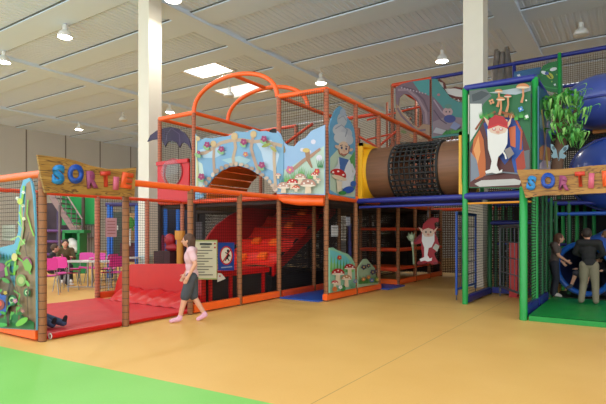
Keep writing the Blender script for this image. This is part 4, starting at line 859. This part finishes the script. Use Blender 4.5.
# --- blue tube slide
S = thing('tube_slide', 'large glossy blue tube slide winding down to a round mouth at the right', 'slide', (.6, 12.5, 0))
SB = mat((46, 74, 160), .25, .1, 2, coat=.4)
def tube(pts, r, m, name, n=28, inner=True):
    mb = MB(); mb.path(pts, r, n=n, caps=False)
    if inner: mb.path(pts, r-.03, n=n, caps=False)
    return mb.build(name, m, S)
def P3(px, py, d): x, y = at(px, d); return V((x, y, CH+(HY-py)/FX*d))
D1 = P3(604, 102, 12.2); D2 = P3(611, 174, 11.5)
mb = MB(); mb.ell(D1, (.92, .92, .66), nu=32, nv=18); mb.build('upper_dome', mat((62, 80, 160), .28, .12, 2, coat=.3), S)
MB().path([D1+V((.93*math.cos(a/16*math.pi), .93*math.sin(a/16*math.pi), -.05)) for a in range(33)], .03, n=6, caps=False).build('seam_flange', mat((50, 60, 140), .3), S)
def bez(a, b, c, d, n=20): return [a*(1-t)**3+b*3*t*(1-t)**2+c*3*t*t*(1-t)+d*t**3 for t in [i/n for i in range(n+1)]]
tube(bez(D1+V((.5, .3, -.05)), D1+V((1.8, .5, -.4)), D2+V((1.7, .5, .6)), D2+V((.3, .2, .2))), .55, SB, 'tube_section')
mb = MB(); mb.ell(D2, (.86, .86, .84), nu=32, nv=18); mb.build('lower_dome', SB, S)
MB().path([D2+V((.87*math.cos(a/16*math.pi), 0, .85*math.sin(a/16*math.pi))) for a in range(33)], .03, n=6, caps=False).build('seam_flange', mat((40, 50, 130), .3), S)
mouth = PY(12.25)(584, 269)
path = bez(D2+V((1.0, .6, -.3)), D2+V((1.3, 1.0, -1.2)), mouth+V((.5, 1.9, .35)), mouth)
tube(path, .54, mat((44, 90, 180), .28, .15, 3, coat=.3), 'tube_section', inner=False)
MB().path(path, .51, n=28, caps=False).build('tube_shade', mat((24, 34, 74), .5), S)  # inside of the blue tube coloured navy to give it deep shade
dirm = (path[-1]-path[-2]).normalized(); q = dirm.to_track_quat('Z', 'Y').to_matrix()
MB().path([mouth+q @ V((.55*math.cos(2*math.pi*k/40), .55*math.sin(2*math.pi*k/40), .02)) for k in range(41)], .06, n=10, caps=False).build('mouth_ring', mat((30, 96, 190), .3, coat=.4), S)

# ------------------------------------------------------------------ artificial plant and butterfly
pt = thing('artificial_tree', 'fake tree with curly green leaves on a brown trunk above the right sign', 'plant', (-.95, 10.35, 0))
tx, ty = at(559, 9.7)
MB().path([(tx+.02, ty, 2.29), (tx-.05, ty, 2.7), (tx+.05, ty, 3.4), (tx-.02, ty, 4.1)], [.12, .11, .1, .05], n=10).build('trunk', mat((88, 62, 44), .8, .4, 8, .8), pt)
MB().path([(tx, ty, 3.0), (tx+.15, ty+.05, 3.5), (tx+.3, ty, 3.9)], [.06, .05, .03], n=8).build('branch', mat((88, 62, 44), .8, .4, 8, .8), pt)
mb = MB(); LM = [mat((60, 140, 56), .5, .2, 6), mat((96, 170, 74), .5, .2, 6), mat((136, 190, 100), .5, .2, 6)]
for k in range(260):
    cx, cy, cz = random.choice([(tx-.08, ty, 4.05), (tx+.22, ty, 4.1), (tx+.3, ty, 3.8), (tx+.12, ty, 3.5), (tx+.25, ty, 3.35), (tx+.0, ty-.05, 3.8)])
    a = random.random()*6.28; R_ = .10+.15*random.random(); w = .018+.016*random.random(); p = V((cx+random.gauss(0, .08), cy+random.gauss(0, .08), cz+random.gauss(0, .07))); L_ = []; Rr = []
    for i in range(9):
        s = i/8; o = V((math.cos(a)*R_*math.sin(s*2.6), math.sin(a)*R_*math.sin(s*2.6), .10*math.sin(s*3.0)-.14*s*s)); side = V((-math.sin(a), math.cos(a), .5)).normalized()*w*math.sin(math.pi*(.1+.85*s)); L_.append(p+o-side); Rr.append(p+o+side)
    vs = L_+Rr; mb.add(vs, [(i, i+1, 9+i+1, 9+i) for i in range(8)], random.choice(LM), True)
fo = mb.build('foliage', None, pt)
b = Board(PY(9.62), (0, -1, 0), .012)
b.base([(558, 158), (556.5, 150), (553, 144.5), (550.8, 144), (551, 149), (553.5, 153), (551, 156), (553.5, 158.5), (557.5, 157.5), (558.8, 161), (560.5, 158), (564, 159), (566.8, 156), (563, 153.5), (568, 149), (568.5, 145), (564.5, 146), (560, 151)], (120, 150, 160))
b.ell(553.6, 148, 1.4, 2, (60, 84, 92), -20); b.ell(565, 149, 1.5, 2.2, (60, 84, 92), 30); b.line([(558.7, 150), (558.9, 160)], 1, (40, 44, 40))
b.build('butterfly_ornament', 'pale blue butterfly ornament hanging under the leafy fake tree', 'ornament')

# ------------------------------------------------------------------ far left: cafe area
def chair0():
    t = thing('cafe_chair', 'x', 'chair', (0, 0, 0), 'pink chairs in the seating area')
    PKM = mat((222, 62, 160), .4)
    mb = MB(); mb.grid(lambda u, v: V((-.2+.4*u, -.2+.4*v, .45+.03*((u-.5)**2*4))), 6, 6); mb.grid(lambda u, v: V((-.2+.4*u, -.2+.4*v, .43+.03*((u-.5)**2*4))), 6, 6); mb.box((-.2, -.2, .43), (.2, -.18, .46)); mb.build('seat', PKM, t)
    MB().prism([(-.2, .2, .62), (-.17, .2, .60), (.17, .2, .60), (.2, .2, .62), (.2, .25, .86), (.16, .26, .89), (-.16, .26, .89), (-.2, .25, .86)], (0, .018, 0)).build('backrest', PKM, t)
    for sx in (-1, 1):
        for sy in (-1, 1): MB().path([(sx*.17, sy*.17, .44), (sx*.22, sy*.22, 0)], .011, n=6).build('leg', STEEL, t)
        MB().path([(sx*.18, .19, .44), (sx*.18, .24, .64)], .011, n=6).build('back_tube', STEEL, t)
    return t
def table0():
    t = thing('cafe_table', 'x', 'table', (0, 0, 0), 'grey tables in the seating area')
    MB().box((-.75, -.38, .71), (.75, .38, .735)).build('tabletop', mat((190, 184, 178), .4), t)
    for sx in (-.6, -.06, .06, .6): MB().path([(sx, 0, .71), (sx, 0, .02)], .02, n=8).build('leg', STEEL, t)
    MB().box((-.66, -.02, .01), (.66, .02, .03)).build('foot_bar', STEEL, t)
    return t
dirA = TH
tb0 = table0(); tb0['label'] = 'grey-topped cafe table among pink chairs behind the left entrance'; x, y = at(90, 13.6); tb0.location = (x, y, 0); tb0.rotation_euler.z = math.radians(30)
t2 = copy_tree(tb0); t2['label'] = 'second grey cafe table further back behind the entrance posts'; x, y = at(118, 15.6); t2.location = (x, y, 0)
ch0 = chair0()
cl = [(50, 12.2, 200, 'pink chair nearest to the left entrance post, seen from behind'), (66, 12.9, 170, 'pink chair with back to us, left of the grey table'), (72, 14.2, 120, 'pink chair at the left end of the grey table'),
      (86, 15.2, 20, 'pink chair on the far side of the table below the green box'), (95, 15.0, -10, 'pink chair on the far side of the table, next to the brown post'),
      (112, 13.2, 230, 'pink chair right of the brown fence post, behind the pink notice'), (106, 14.4, 250, 'pink chair just behind the brown fence post'), (58, 14.8, 60, 'pink chair under the seated person in black')]
for i, (px, d, rz_, lb) in enumerate(cl):
    c_ = ch0 if i == 0 else copy_tree(ch0); x, y = at(px, d); c_.location = (x, y, 0); c_.rotation_euler.z = math.radians(rz_)+TH; c_['label'] = lb
# things on the table
x, y = at(88, 13.5); tag(MB().box((x-.12, y-.08, .737), (x+.12, y+.08, .76)).build('paper_tray', mat((232, 226, 210), .5)), 'small pale tray lying on the grey cafe table', 'tray')
# green booth with white bag
bx, by = at(75, 16.8)
t = thing('green_booth', 'open green box frame standing behind the cafe table', 'booth', (bx, by, 0))
Mr = Matrix.Translation((bx, by, 0)) @ Matrix.Rotation(TH, 4, 'Z')
for a, b_, nm in (((-.3, -.28, .72), (-.22, .28, 1.55), 'side_panel'), ((.2, -.28, .72), (.28, .28, 1.55), 'side_panel'), ((-.3, -.28, 1.5), (.42, .28, 1.6), 'top_panel'), ((-.3, -.28, .7), (.28, .28, .78), 'shelf'), ((-.3, .24, .1), (.28, .28, 1.55), 'back_panel')): MB().box(a, b_, None, Mr).build(nm, mat((20, 130, 60), .5), t)
for sx in (-.26, .24): MB().box((sx-.03, -.25, 0), (sx+.03, -.19, .72), None, Mr).build('leg', mat((20, 110, 50), .5), t)
mb = MB(); mb.ell(Mr @ V((.02, -.1, 1.1)), (.21, .18, .17)); mb.ell(Mr @ V((-.06, -.12, 1.24)), (.14, .12, .1)); mb.ell(Mr @ V((.08, -.1, .96)), (.2, .17, .14)); tag(mb.build('white_bag', mat((214, 210, 200), .7, .1, 6), remesh=.03), 'bulging white bag in the open green box', 'bag')
# staircase
sx, sy = at(50, 21); ex, ey = at(82, 21); z0 = CH+(HY-190)/FX*21; z1 = CH+(HY-240)/FX*21
st = thing('staircase', 'grey-mauve staircase sloping down behind the left entrance', 'stairs', (ex, ey, 0))
a = V((sx, sy, z0)); b_ = V((ex, ey, z1)); 
for off in (0, 1.1):
    o = V((FW[0], FW[1], 0))*off; mb = MB(); mb.prism([a+o+V((0, 0, .05)), b_+o+V((0, 0, .05)), b_+o+V((0, 0, -.35)), a+o+V((0, 0, -.40))], V((FW[0], FW[1], 0))*.06); mb.build('stringer', mat((150, 122, 120), .5), st)
for k in range(10):
    p = a.lerp(b_, (k+.5)/10); w = V((FW[0], FW[1], 0))*1.1; r = V((RT[0], RT[1], 0))*.13; MB().prism([p-r, p+r, p+r+w, p-r+w], (0, 0, -.04)).build('tread', mat((110, 100, 104), .6), st)
MB().path([a+V((0, 0, .9)), b_+V((0, 0, .9))], .03, n=8).build('handrail', mat((170, 150, 150), .4), st)
for k in range(7): p = a.lerp(b_, k/6); MB().path([p, p+V((0, 0, .9))], .02, n=6).build('baluster', mat((110, 100, 110), .4), st)
MB().path([b_, V((ex, ey, 0))], .05, n=8).build('support', mat((110, 96, 96), .4), st); MB().path([a.lerp(b_, .3), V((*a.lerp(b_, .3).xy, 0))], .05, n=8).build('support', mat((110, 96, 96), .4), st)
# green wall boards
def facing_box(px0, px1, py0, py1, d, th=.06):
    x0, y0 = at(px0, d); x1, y1 = at(px1, d); z0 = CH+(HY-py1)/FX*d; z1 = CH+(HY-py0)/FX*d; w = V((FW[0], FW[1], 0))*th
    return MB().prism([(x0, y0, z0), (x1, y1, z0), (x1, y1, z1), (x0, y0, z1)], w)
tag(facing_box(62, 82.5, 190, 225, 22).build('wall_board', mat((14, 150, 70), .5, .05, 3)), 'green board high behind the stairs, left of the pole', 'board', 'green boards')
tag(facing_box(84, 99, 190, 224, 22).build('wall_board', mat((14, 150, 70), .5, .05, 3)), 'green board high behind the cafe, right of the pole', 'board', 'green boards')
sl = thing('slatted_screen', 'grey upright slatted screen under the green boards', 'screen', (*at(90, 22), 0))
for k in range(12): facing_box(83.2+k*1.3, 84.1+k*1.3, 225, 259, 22, .04).build('slat', mat((150, 146, 136) if k % 2 else (110, 104, 100), .6), sl)
facing_box(83, 99, 224, 225.4, 21.9, .05).build('top_bar', mat((60, 90, 70), .6), sl)
tag(MB().path([(*at(83.2, 21.7), 0), (*at(83.2, 21.7), 3.4)], .07, n=10).build('slim_pole', mat((80, 70, 60), .6)), 'slim dark pole between the two green boards', 'pole')
# dark netted soft-play block behind the stairs, white counter
dk = thing('toddler_frame', 'dark netted toddler frame with purple shelves behind the stairs', 'play frame', (*at(52, 23), 0))
for px in (30, 44, 58, 70): p = at(px, 23); post(dk, p[0], p[1], 0, 2.6, mat((70, 50, 90), .5))
for z in (.5, 1.1, 1.6): p, q_ = at(28, 23), at(71, 23); MB().box((0, 0, 0), (.01, .01, .01)); rail(dk, (p[0], p[1], z), (q_[0], q_[1], z), mat((104, 60, 120), .5), .07)
facing_box(28, 71, 203, 266, 23.3, .08).build('back_panel', mat((62, 48, 60), .7, .5, 3), dk)

# blue soft play frame beyond the fence
bf = thing('blue_frame', 'blue-posted toddler play frame beyond the lane fence', 'play frame', (*at(125, 17), 0))
for px in (109, 137, 145, 165.5, 178, 112): p = at(px, 16.5); post(bf, p[0], p[1], 0, 2.45, mat((30, 100, 190), .45, .1, 10), .07 if px != 112 else .04)
p, q_ = at(106, 16.5), at(200, 16.5)
rail(bf, (p[0], p[1], 2.45), (q_[0], q_[1], 2.45), mat((60, 50, 110), .5), .07)
facing_box(107, 128, 212, 262, 17.4, .06).build('wall_panel', mat((70, 78, 66), .6, .1, 3), bf); facing_box(128, 137, 213, 240, 17.4, .06).build('wall_panel', mat((196, 148, 96), .6, .1, 3), bf); facing_box(137, 150, 212, 262, 17.4, .06).build('wall_panel', mat((66, 60, 70), .6, .1, 3), bf); facing_box(120, 139, 243, 262, 17.2, .06).build('low_panel', mat((104, 52, 60), .6), bf)
facing_box(150, 205, 207, 270, 18.2, .06).build('wall_panel', mat((40, 40, 60), .6, .3, 2), bf); facing_box(150, 158, 207, 262, 18.0, .06).build('wall_panel', mat((150, 156, 150), .6, .3, 2), bf)
facing_box(127.5, 130.5, 228, 246, 17.1, .05).build('white_strip', WHITE, bf)
for (a_, b__, c_, d_) in ((114.5, 118, 225.5, 230), (140, 144, 219, 223.5), (140.5, 144, 225, 231)): tag(facing_box(a_, b__, c_, d_, 16.9, .01).build('notice_sheet', PAPER), {114.5: 'small white notice on the dark green panel of the blue frame', 140: 'upper small white notice between two blue posts', 140.5: 'lower small white notice between two blue posts'}[a_], 'notice')
mb = MB()
for k in range(60): p = P3(132+random.gauss(0, 2.6), 223.5+random.gauss(0, 2.4), 16.8); mb.ell(p, (.07, .03, .05), nu=6, nv=4)
pl_ = mb.build('hanging_plant', mat((76, 150, 50), .6, .3, 6)); tag(pl_, 'green hanging plant in front of the orange-brown panel beyond the fence', 'plant')
tag(facing_box(139.5, 149.5, 256, 264, 15.5, .35).build('storage_box', mat((186, 206, 206), .5, .2, 6)), 'pale patterned box seen behind the top of the red wall', 'box')
tag(facing_box(160, 162, 235, 262, 15.0, .3).build('padded_block', mat((190, 60, 120), .5)), 'narrow pink block beside the brown post behind the red wall', 'block')
# yellow post + red roller on red wall (seen through the net)
t = thing('padded_bollard', 'yellow padded bollard with wide cap behind the red wall', 'bollard', (*at(180, 12.6), 0))
x, y = at(180, 12.6); MB().path([(x, y, 0), (x, y, 1.35)], .085, n=16).build('stem', mat((206, 140, 50), .5), t); MB().path([(x, y, 1.33), (x, y, 1.4), (x, y, 1.56)], [.12, .13, .13], n=16).build('cap', mat((216, 150, 60), .5), t)
x, y = at(170, 12.8); mb = MB().ell((x, y, 1.32), (.17, .13, .17)).ell((x+.05, y+.03, 1.12), (.24, .12, .1)); tag(mb.build('red_cushion', mat((160, 24, 36), .5, .1, 4), remesh=.02), 'round dark red cushion beside the yellow bollard', 'cushion')
x, y = at(170, 12.85); MBx = MB().box((x-.4, y-.2, 0), (x+.22, y+.2, 1.03)); tag(MBx.build('storage_box', mat((60, 24, 30), .7)), 'dark red block carrying the round red cushion', 'block')
# pale things deep behind the tower
for i, (px0, px1, py0, py1, d, col, lb) in enumerate(((313, 316, 258, 272, 16, (170, 160, 150), 'pale box low behind the tower net, leftmost of three'), (321, 324, 250, 262, 16, (176, 168, 160), 'pale upright box behind the tower net, by the toadstool board'), (338, 346, 240, 252, 15, (150, 140, 128), 'grey box on a stand behind the toadstool board'), (362, 366.5, 226, 262, 17.5, (168, 160, 150), 'narrow pale panel deep behind the flower board, left one'), (369.5, 373, 226, 262, 17.5, (168, 160, 150), 'narrow pale panel deep behind the flower board, right one'))):
    tag(facing_box(px0, px1, py0, py1 if d > 17 else HY+FX*CH/d, d, .12).build('storage_box', mat(col, .6)), lb, 'storage box')
tag(MB().path([(-6.3, 11.7, .03), (-6.3, 11.7, 1.75)], .05, n=10).build('dark_pole', mat((40, 40, 110), .5)), 'dark blue pole inside the tower behind the flower board', 'pole')
# people
SKIN = mat((214, 158, 128), .55, .05, 20)
def person(label, H, loc, yaw, J={}, shirt=None, pants=None, hair=(60, 42, 30), sleeve='short', leg='long', shoe=None, vox=.012, longhair=False, lean=None, headturn=0, girl=False):
    B = dict(pel=(0, 0, .53), che=(0, 0, .72), nec=(0, 0, .83), hea=(0, .012, .925))
    for s, q in (('L', -1), ('R', 1)):
        B['sh'+s] = (q*.108, 0, .80); B['el'+s] = (q*.135, -.015, .645); B['wr'+s] = (q*.14, .03, .50)
        B['hi'+s] = (q*.052, 0, .51); B['kn'+s] = (q*.056, .012, .28); B['an'+s] = (q*.056, -.012, .045); B['to'+s] = (q*.064, .085, .022)
    B.update(J); B = {k: V(v)*H for k, v in B.items()}
    def W(p): return p
    def limb(mb, a, b, r1, r2): mb.cap(B[a], B[b], r1*H, r2*H)
    def frame(a, b):
        z = (B[b]-B[a]).normalized(); x = (B['shR']-B['shL']).normalized(); y = z.cross(x).normalized(); x = y.cross(z); return Matrix((x, y, z)).transposed()
    mb = MB(); F_ = frame('pel', 'che'); F2 = frame('che', 'nec')
    def torso(mb, g):
        mb.ell(B['pel'], ((.085+g)*H, (.062+g)*H, .075*H), None, F_); mb.ell(B['pel'].lerp(B['che'], .5), ((.075+g)*H, (.055+g)*H, .09*H), None, F_); mb.ell(B['che'], ((.095+g)*H, (.062+g)*H, .1*H), None, F2)
        mb.cap(B['shL'], B['shR'], (.04+g)*H, (.04+g)*H)
    torso(mb, 0); mb.cap(B['che'], B['nec'], .05*H, .032*H); mb.cap(B['nec'], B['hea'], .03*H, .032*H)
    hd = B['hea']; Rh = (Matrix.Rotation(headturn, 3, 'Z')); up = (B['hea']-B['nec']).normalized(); M0 = Matrix.Rotation(0, 3, 'X')
    tq = V((0, 0, 1)).rotation_difference(up).to_matrix() if up.z < .85 else Matrix.Identity(3); Mh = tq @ Rh
    mb.ell(hd, (.052*H, .06*H, .072*H), None, Mh); mb.ell(hd+Mh @ V((0, .018, -.035))*H, (.036*H, .038*H, .035*H), None, Mh)
    mb.cap(hd+Mh @ V((0, .058, .004))*H, hd+Mh @ V((0, .070, -.014))*H, .006*H, .010*H)
    mb.cap(hd+Mh @ V((-.016, .054, -.036))*H, hd+Mh @ V((.016, .054, -.036))*H, .005*H, .005*H)
    for q in (-1, 1): mb.ell(hd+Mh @ V((q*.053, 0, -.005))*H, (.009*H, .014*H, .02*H), None, Mh)
    for s, q in (('L', -1), ('R', 1)):
        limb(mb, 'sh'+s, 'el'+s, .033, .025); limb(mb, 'el'+s, 'wr'+s, .025, .017); limb(mb, 'hi'+s, 'kn'+s, .058, .038); limb(mb, 'kn'+s, 'an'+s, .037, .023); limb(mb, 'an'+s, 'to'+s, .024, .017)
        d = (B['wr'+s]-B['el'+s]).normalized(); w = B['wr'+s]; mb.cap(w, w+d*.045*H, .016*H, .021*H)
        sd = V((0, 1, 0))-d*d.y
        sd = sd.normalized() if sd.length > .2 else V((1, 0, 0)); inn = d.cross(sd)*(-q)
        for k, (o, l) in enumerate(((-1.5, .036), (-.5, .044), (.5, .046), (1.5, .04))):
            p = w+d*.058*H+sd*o*.0115*H; p2 = p+d*l*.55*H; p3 = p2+(d+inn*.6).normalized()*l*.45*H; mb.cap(p, p2, .0062*H, .0058*H); mb.cap(p2, p3, .0058*H, .005*H)
        p = w+d*.018*H+sd*.014*H; p2 = p+(d*.7+sd).normalized()*.028*H; mb.cap(p, p2, .0075*H, .0065*H); mb.cap(p2, p2+d*.018*H, .0065*H, .0055*H)
    body = mb.build('person', SKIN, None, None, remesh=vox); tag(body, label, 'person')
    def part(mb, name, m, v=None):
        o = mb.build(name, m, None, None, remesh=v or vox); o.parent = body; return o
    if shirt:
        mb = MB(); torso(mb, .012); F3 = F2; mb.ell(B['pel']+ (B['che']-B['pel'])*.05, (.094*H, .074*H, .07*H), None, F_)
        for s in 'LR':
            if sleeve == 'long': limb(mb, 'sh'+s, 'el'+s, .046, .037); limb(mb, 'el'+s, 'wr'+s, .037, .027)
            else: mb.cap(B['sh'+s], B['sh'+s].lerp(B['el'+s], .6), .046*H, .042*H)
        part(mb, 'shirt', shirt)
    if pants:
        mb = MB(); mb.ell(B['pel']-V((0, 0, .01))*H, (.093*H, .072*H, .07*H), None, F_)
        for s in 'LR':
            if leg == 'long': limb(mb, 'hi'+s, 'kn'+s, .066, .048); limb(mb, 'kn'+s, 'an'+s, .047, .038)
            else: mb.cap(B['hi'+s], B['hi'+s].lerp(B['kn'+s], .98), .066*H, .056*H)
        part(mb, 'trousers' if leg == 'long' else 'shorts', pants)
    if shoe:
        for s in 'LR':
            mb = MB(); mb.cap(B['an'+s]-V((0, 0, .005))*H, B['to'+s], .030*H, .022*H); mb.cap(B['an'+s]+(B['kn'+s]-B['an'+s])*.12, B['an'+s], .027*H, .03*H); part(mb, 'sock', shoe)
    mb = MB(); mb.ell(hd+Mh @ V((0, -.012, .014))*H, (.061*H, .066*H, .070*H), None, Mh); 
    cut = [v for v in mb.v]
    if longhair: mb.cap(hd+Mh @ V((0, -.035, 0))*H, hd+Mh @ V((0, -.045, -.085))*H, .052*H, .034*H); mb.cap(hd+Mh @ V((-.04, -.02, 0))*H, hd+Mh @ V((-.045, -.02, -.07))*H, .025*H, .018*H); mb.cap(hd+Mh @ V((.04, -.02, 0))*H, hd+Mh @ V((.045, -.02, -.07))*H, .025*H, .018*H)
    part(mb, 'hair', mat(hair, .7, .2, 30, .4))
    for q in (-1, 1):
        mb = MB(); mb.ell(hd+Mh @ V((q*.021, .052, .002))*H, (.0075*H, .006*H, .005*H), None, Mh, 8, 6); o = mb.build('eye', mat((40, 30, 26), .3)); o.parent = body
    body.location = loc; body.rotation_euler.z = yaw; return body
# walking child: heading to picture-left
yw = math.atan2(.77, -.64)  # local +Y -> (-.77,-.64)
person('child in pale pink T-shirt and grey shorts walking left past the fence', 1.5, (-6.2, 5.92, .0), yw, dict(
    kne=(0, 0, 0), knL=(-.05, .07, .29), anL=(-.05, .13, .05), toL=(-.055, .225, .022), knR=(.05, -.01, .285), anR=(.05, -.14, .07), toR=(.055, -.06, .02),
    che=(0, .015, .72), nec=(0, .025, .825), hea=(0, .045, .915), elL=(-.135, -.05, .66), wrL=(-.14, .02, .53), elR=(.13, .02, .65), wrR=(.12, .09, .53)),
    mat((226, 186, 190), .8, .05, 8), mat((70, 74, 80), .8, .1, 10), (84, 56, 40), 'short', 'short', mat((222, 168, 186), .8), .009, longhair=True)
def yaw_to(px, d, dirang): return 0
# boy in black jacket seen from behind
x, y = at(589, 9.8); az = math.atan2(y, x)
person('boy in black long-sleeved top and khaki trousers seen from behind at the slide mouth', 1.5, (x, y, .10), math.atan2(-( -.3), 1)*0+.15, dict(
    che=(-.01, .03, .72), nec=(-.01, .055, .825), hea=(-.02, .07, .92), elL=(-.16, .05, .67), wrL=(-.06, .12, .62), elR=(.17, .03, .66), wrR=(.07, .11, .60), knL=(-.06, .02, .28), knR=(.07, -.01, .28), anL=(-.09, -.02, .045), anR=(.075, -.04, .045), toL=(-.10, .07, .02), toR=(.09, .05, .02)),
    mat((24, 22, 24), .8, .1, 8), mat((124, 114, 92), .8, .08, 10), (46, 34, 28), 'long', 'long', mat((150, 140, 120), .8), .011)
# girl in grey leaning
x, y = at(554, 10.9)
person('girl with brown hair in a grey-brown top leaning on the green-post side', 1.42, (x, y, .10), -1.35, dict(
    che=(0, .03, .71), nec=(0, .05, .815), hea=(0, .075, .905), elL=(-.15, .03, .64), wrL=(-.12, .12, .54), elR=(.14, .05, .64), wrR=(.11, .15, .57), knL=(-.05, .03, .28), anL=(-.055, -.02, .05), knR=(.055, .03, .28)),
    mat((92, 78, 74), .8, .1, 8), mat((36, 36, 46), .8), (92, 56, 38), 'short', 'long', mat((190, 180, 170), .8), .011, longhair=True)
# child coming out of the tube
x, y = onY(579.5, 11.95), 11.95
person('child in dark clothes with bare legs sliding out of the blue tube mouth', 1.3, (x, y, .14), math.radians(150), dict(
    pel=(0, -.28, .34), che=(0, -.42, .45), nec=(0, -.48, .53), hea=(0, -.50, .61), hiL=(-.05, -.27, .335), hiR=(.05, -.27, .335), knL=(-.10, -.06, .40), anL=(-.13, .03, .20), toL=(-.14, .11, .17), knR=(.10, -.05, .38), anR=(.15, .0, .17), toR=(.17, .08, .14),
    shL=(-.105, -.46, .51), shR=(.105, -.46, .51), elL=(-.17, -.38, .44), wrL=(-.21, -.26, .44), elR=(.17, -.38, .44), wrR=(.21, -.26, .44)),
    mat((40, 34, 40), .8), mat((52, 48, 56), .8), (50, 36, 28), 'long', 'short', mat((60, 60, 70), .8), .011)
# person at the right edge
x, y = at(606.5, 11.0)
person('person in a mauve top standing at the right edge beside the tube mouth', 1.45, (x, y, .10), 1.2, {}, mat((110, 70, 90), .8), mat((40, 44, 70), .8), (120, 84, 52), 'long', 'long', mat((60, 60, 60), .8), .014, longhair=True)
# sitter behind the flower board; only feet show
person('child sitting on the red mat with legs stretched out, feet past the left entrance post', 1.35, (-7.72, 4.02, .06), math.radians(-70), dict(
    pel=(0, -.1, .06), che=(0, -.14, .26), nec=(0, -.13, .36), hea=(0, -.11, .45), hiL=(-.05, -.09, .055), hiR=(.05, -.09, .055), knL=(-.06, .15, .10), anL=(-.06, .385, .045), toL=(-.065, .41, .115), knR=(.05, .14, .13), anR=(.05, .33, .045), toR=(.055, .37, .11),
    shL=(-.1, -.135, .34), shR=(.1, -.135, .34), elL=(-.14, -.18, .2), wrL=(-.13, -.22, .05), elR=(.14, -.18, .2), wrR=(.13, -.22, .05)),
    mat((90, 60, 60), .8), mat((60, 74, 100), .8), (60, 42, 30), 'long', 'long', mat((26, 24, 30), .8), .012)
sit = dict(pel=(0, -.02, .30), che=(0, .0, .49), nec=(0, .03, .60), hea=(0, .05, .69), shL=(-.108, .01, .57), shR=(.108, .01, .57), elL=(-.15, .05, .43), wrL=(-.10, .18, .45), elR=(.15, .05, .43), wrR=(.10, .18, .45),
           hiL=(-.052, 0, .285), hiR=(.052, 0, .285), knL=(-.07, .24, .29), knR=(.07, .24, .29), anL=(-.07, .25, .045), anR=(.07, .25, .045), toL=(-.08, .34, .02), toR=(.08, .34, .02))
x, y = at(52, 14.0)
person('dark-haired person in black seated at the cafe table, left of the two', 1.55, (x, y, 0), math.radians(-60)+TH, sit, mat((26, 24, 28), .8), mat((40, 40, 46), .8), (80, 56, 40), 'long', 'long', WHITE, .018)
x, y = at(65, 15.3)
person('person in olive and black top seated further back by the green box', 1.7, (x, y, 0), math.radians(-150)+TH, sit, mat((90, 74, 44), .8, .3, 6), mat((40, 40, 46), .8), (50, 36, 30), 'long', 'long', WHITE, .018)
ex_ = copy_tree(ch0); ex_['label'] = 'pink chair under the person in olive by the green box'; ex_.location = (x, y, 0); ex_.rotation_euler.z = math.radians(30)+TH
# (the chair under the left sitter)
for o in bpy.data.objects:
    if o.get('label') == 'pink chair under the seated person in black': p = at(52, 14.0); o.location = (p[0], p[1], 0); o.rotation_euler.z = math.radians(120)+TH

# ------------------------------------------------------------------ light, camera
w = bpy.data.worlds.new('daylight'); bpy.context.scene.world = w; w.use_nodes = True
w.node_tree.nodes['Background'].inputs[0].default_value = (.90, .95, 1.0, 1); w.node_tree.nodes['Background'].inputs[1].default_value = 1.35
cam = bpy.data.cameras.new('camera'); co = bpy.data.objects.new('camera', cam); C.objects.link(co)
cam.sensor_width = 36; cam.lens = 36*FX/606; cam.shift_y = (HY-202)/606; cam.clip_end = 200
co.location = (0, 0, CH); co.rotation_euler = (math.pi/2, 0, TH)
sc = bpy.context.scene; sc.camera = co
sc.view_settings.view_transform = 'Standard'; sc.view_settings.look = 'None'; sc.view_settings.gamma = 1; sc.view_settings.exposure = .72
sc.cycles.transparent_max_bounces = 40; sc.cycles.max_bounces = 8
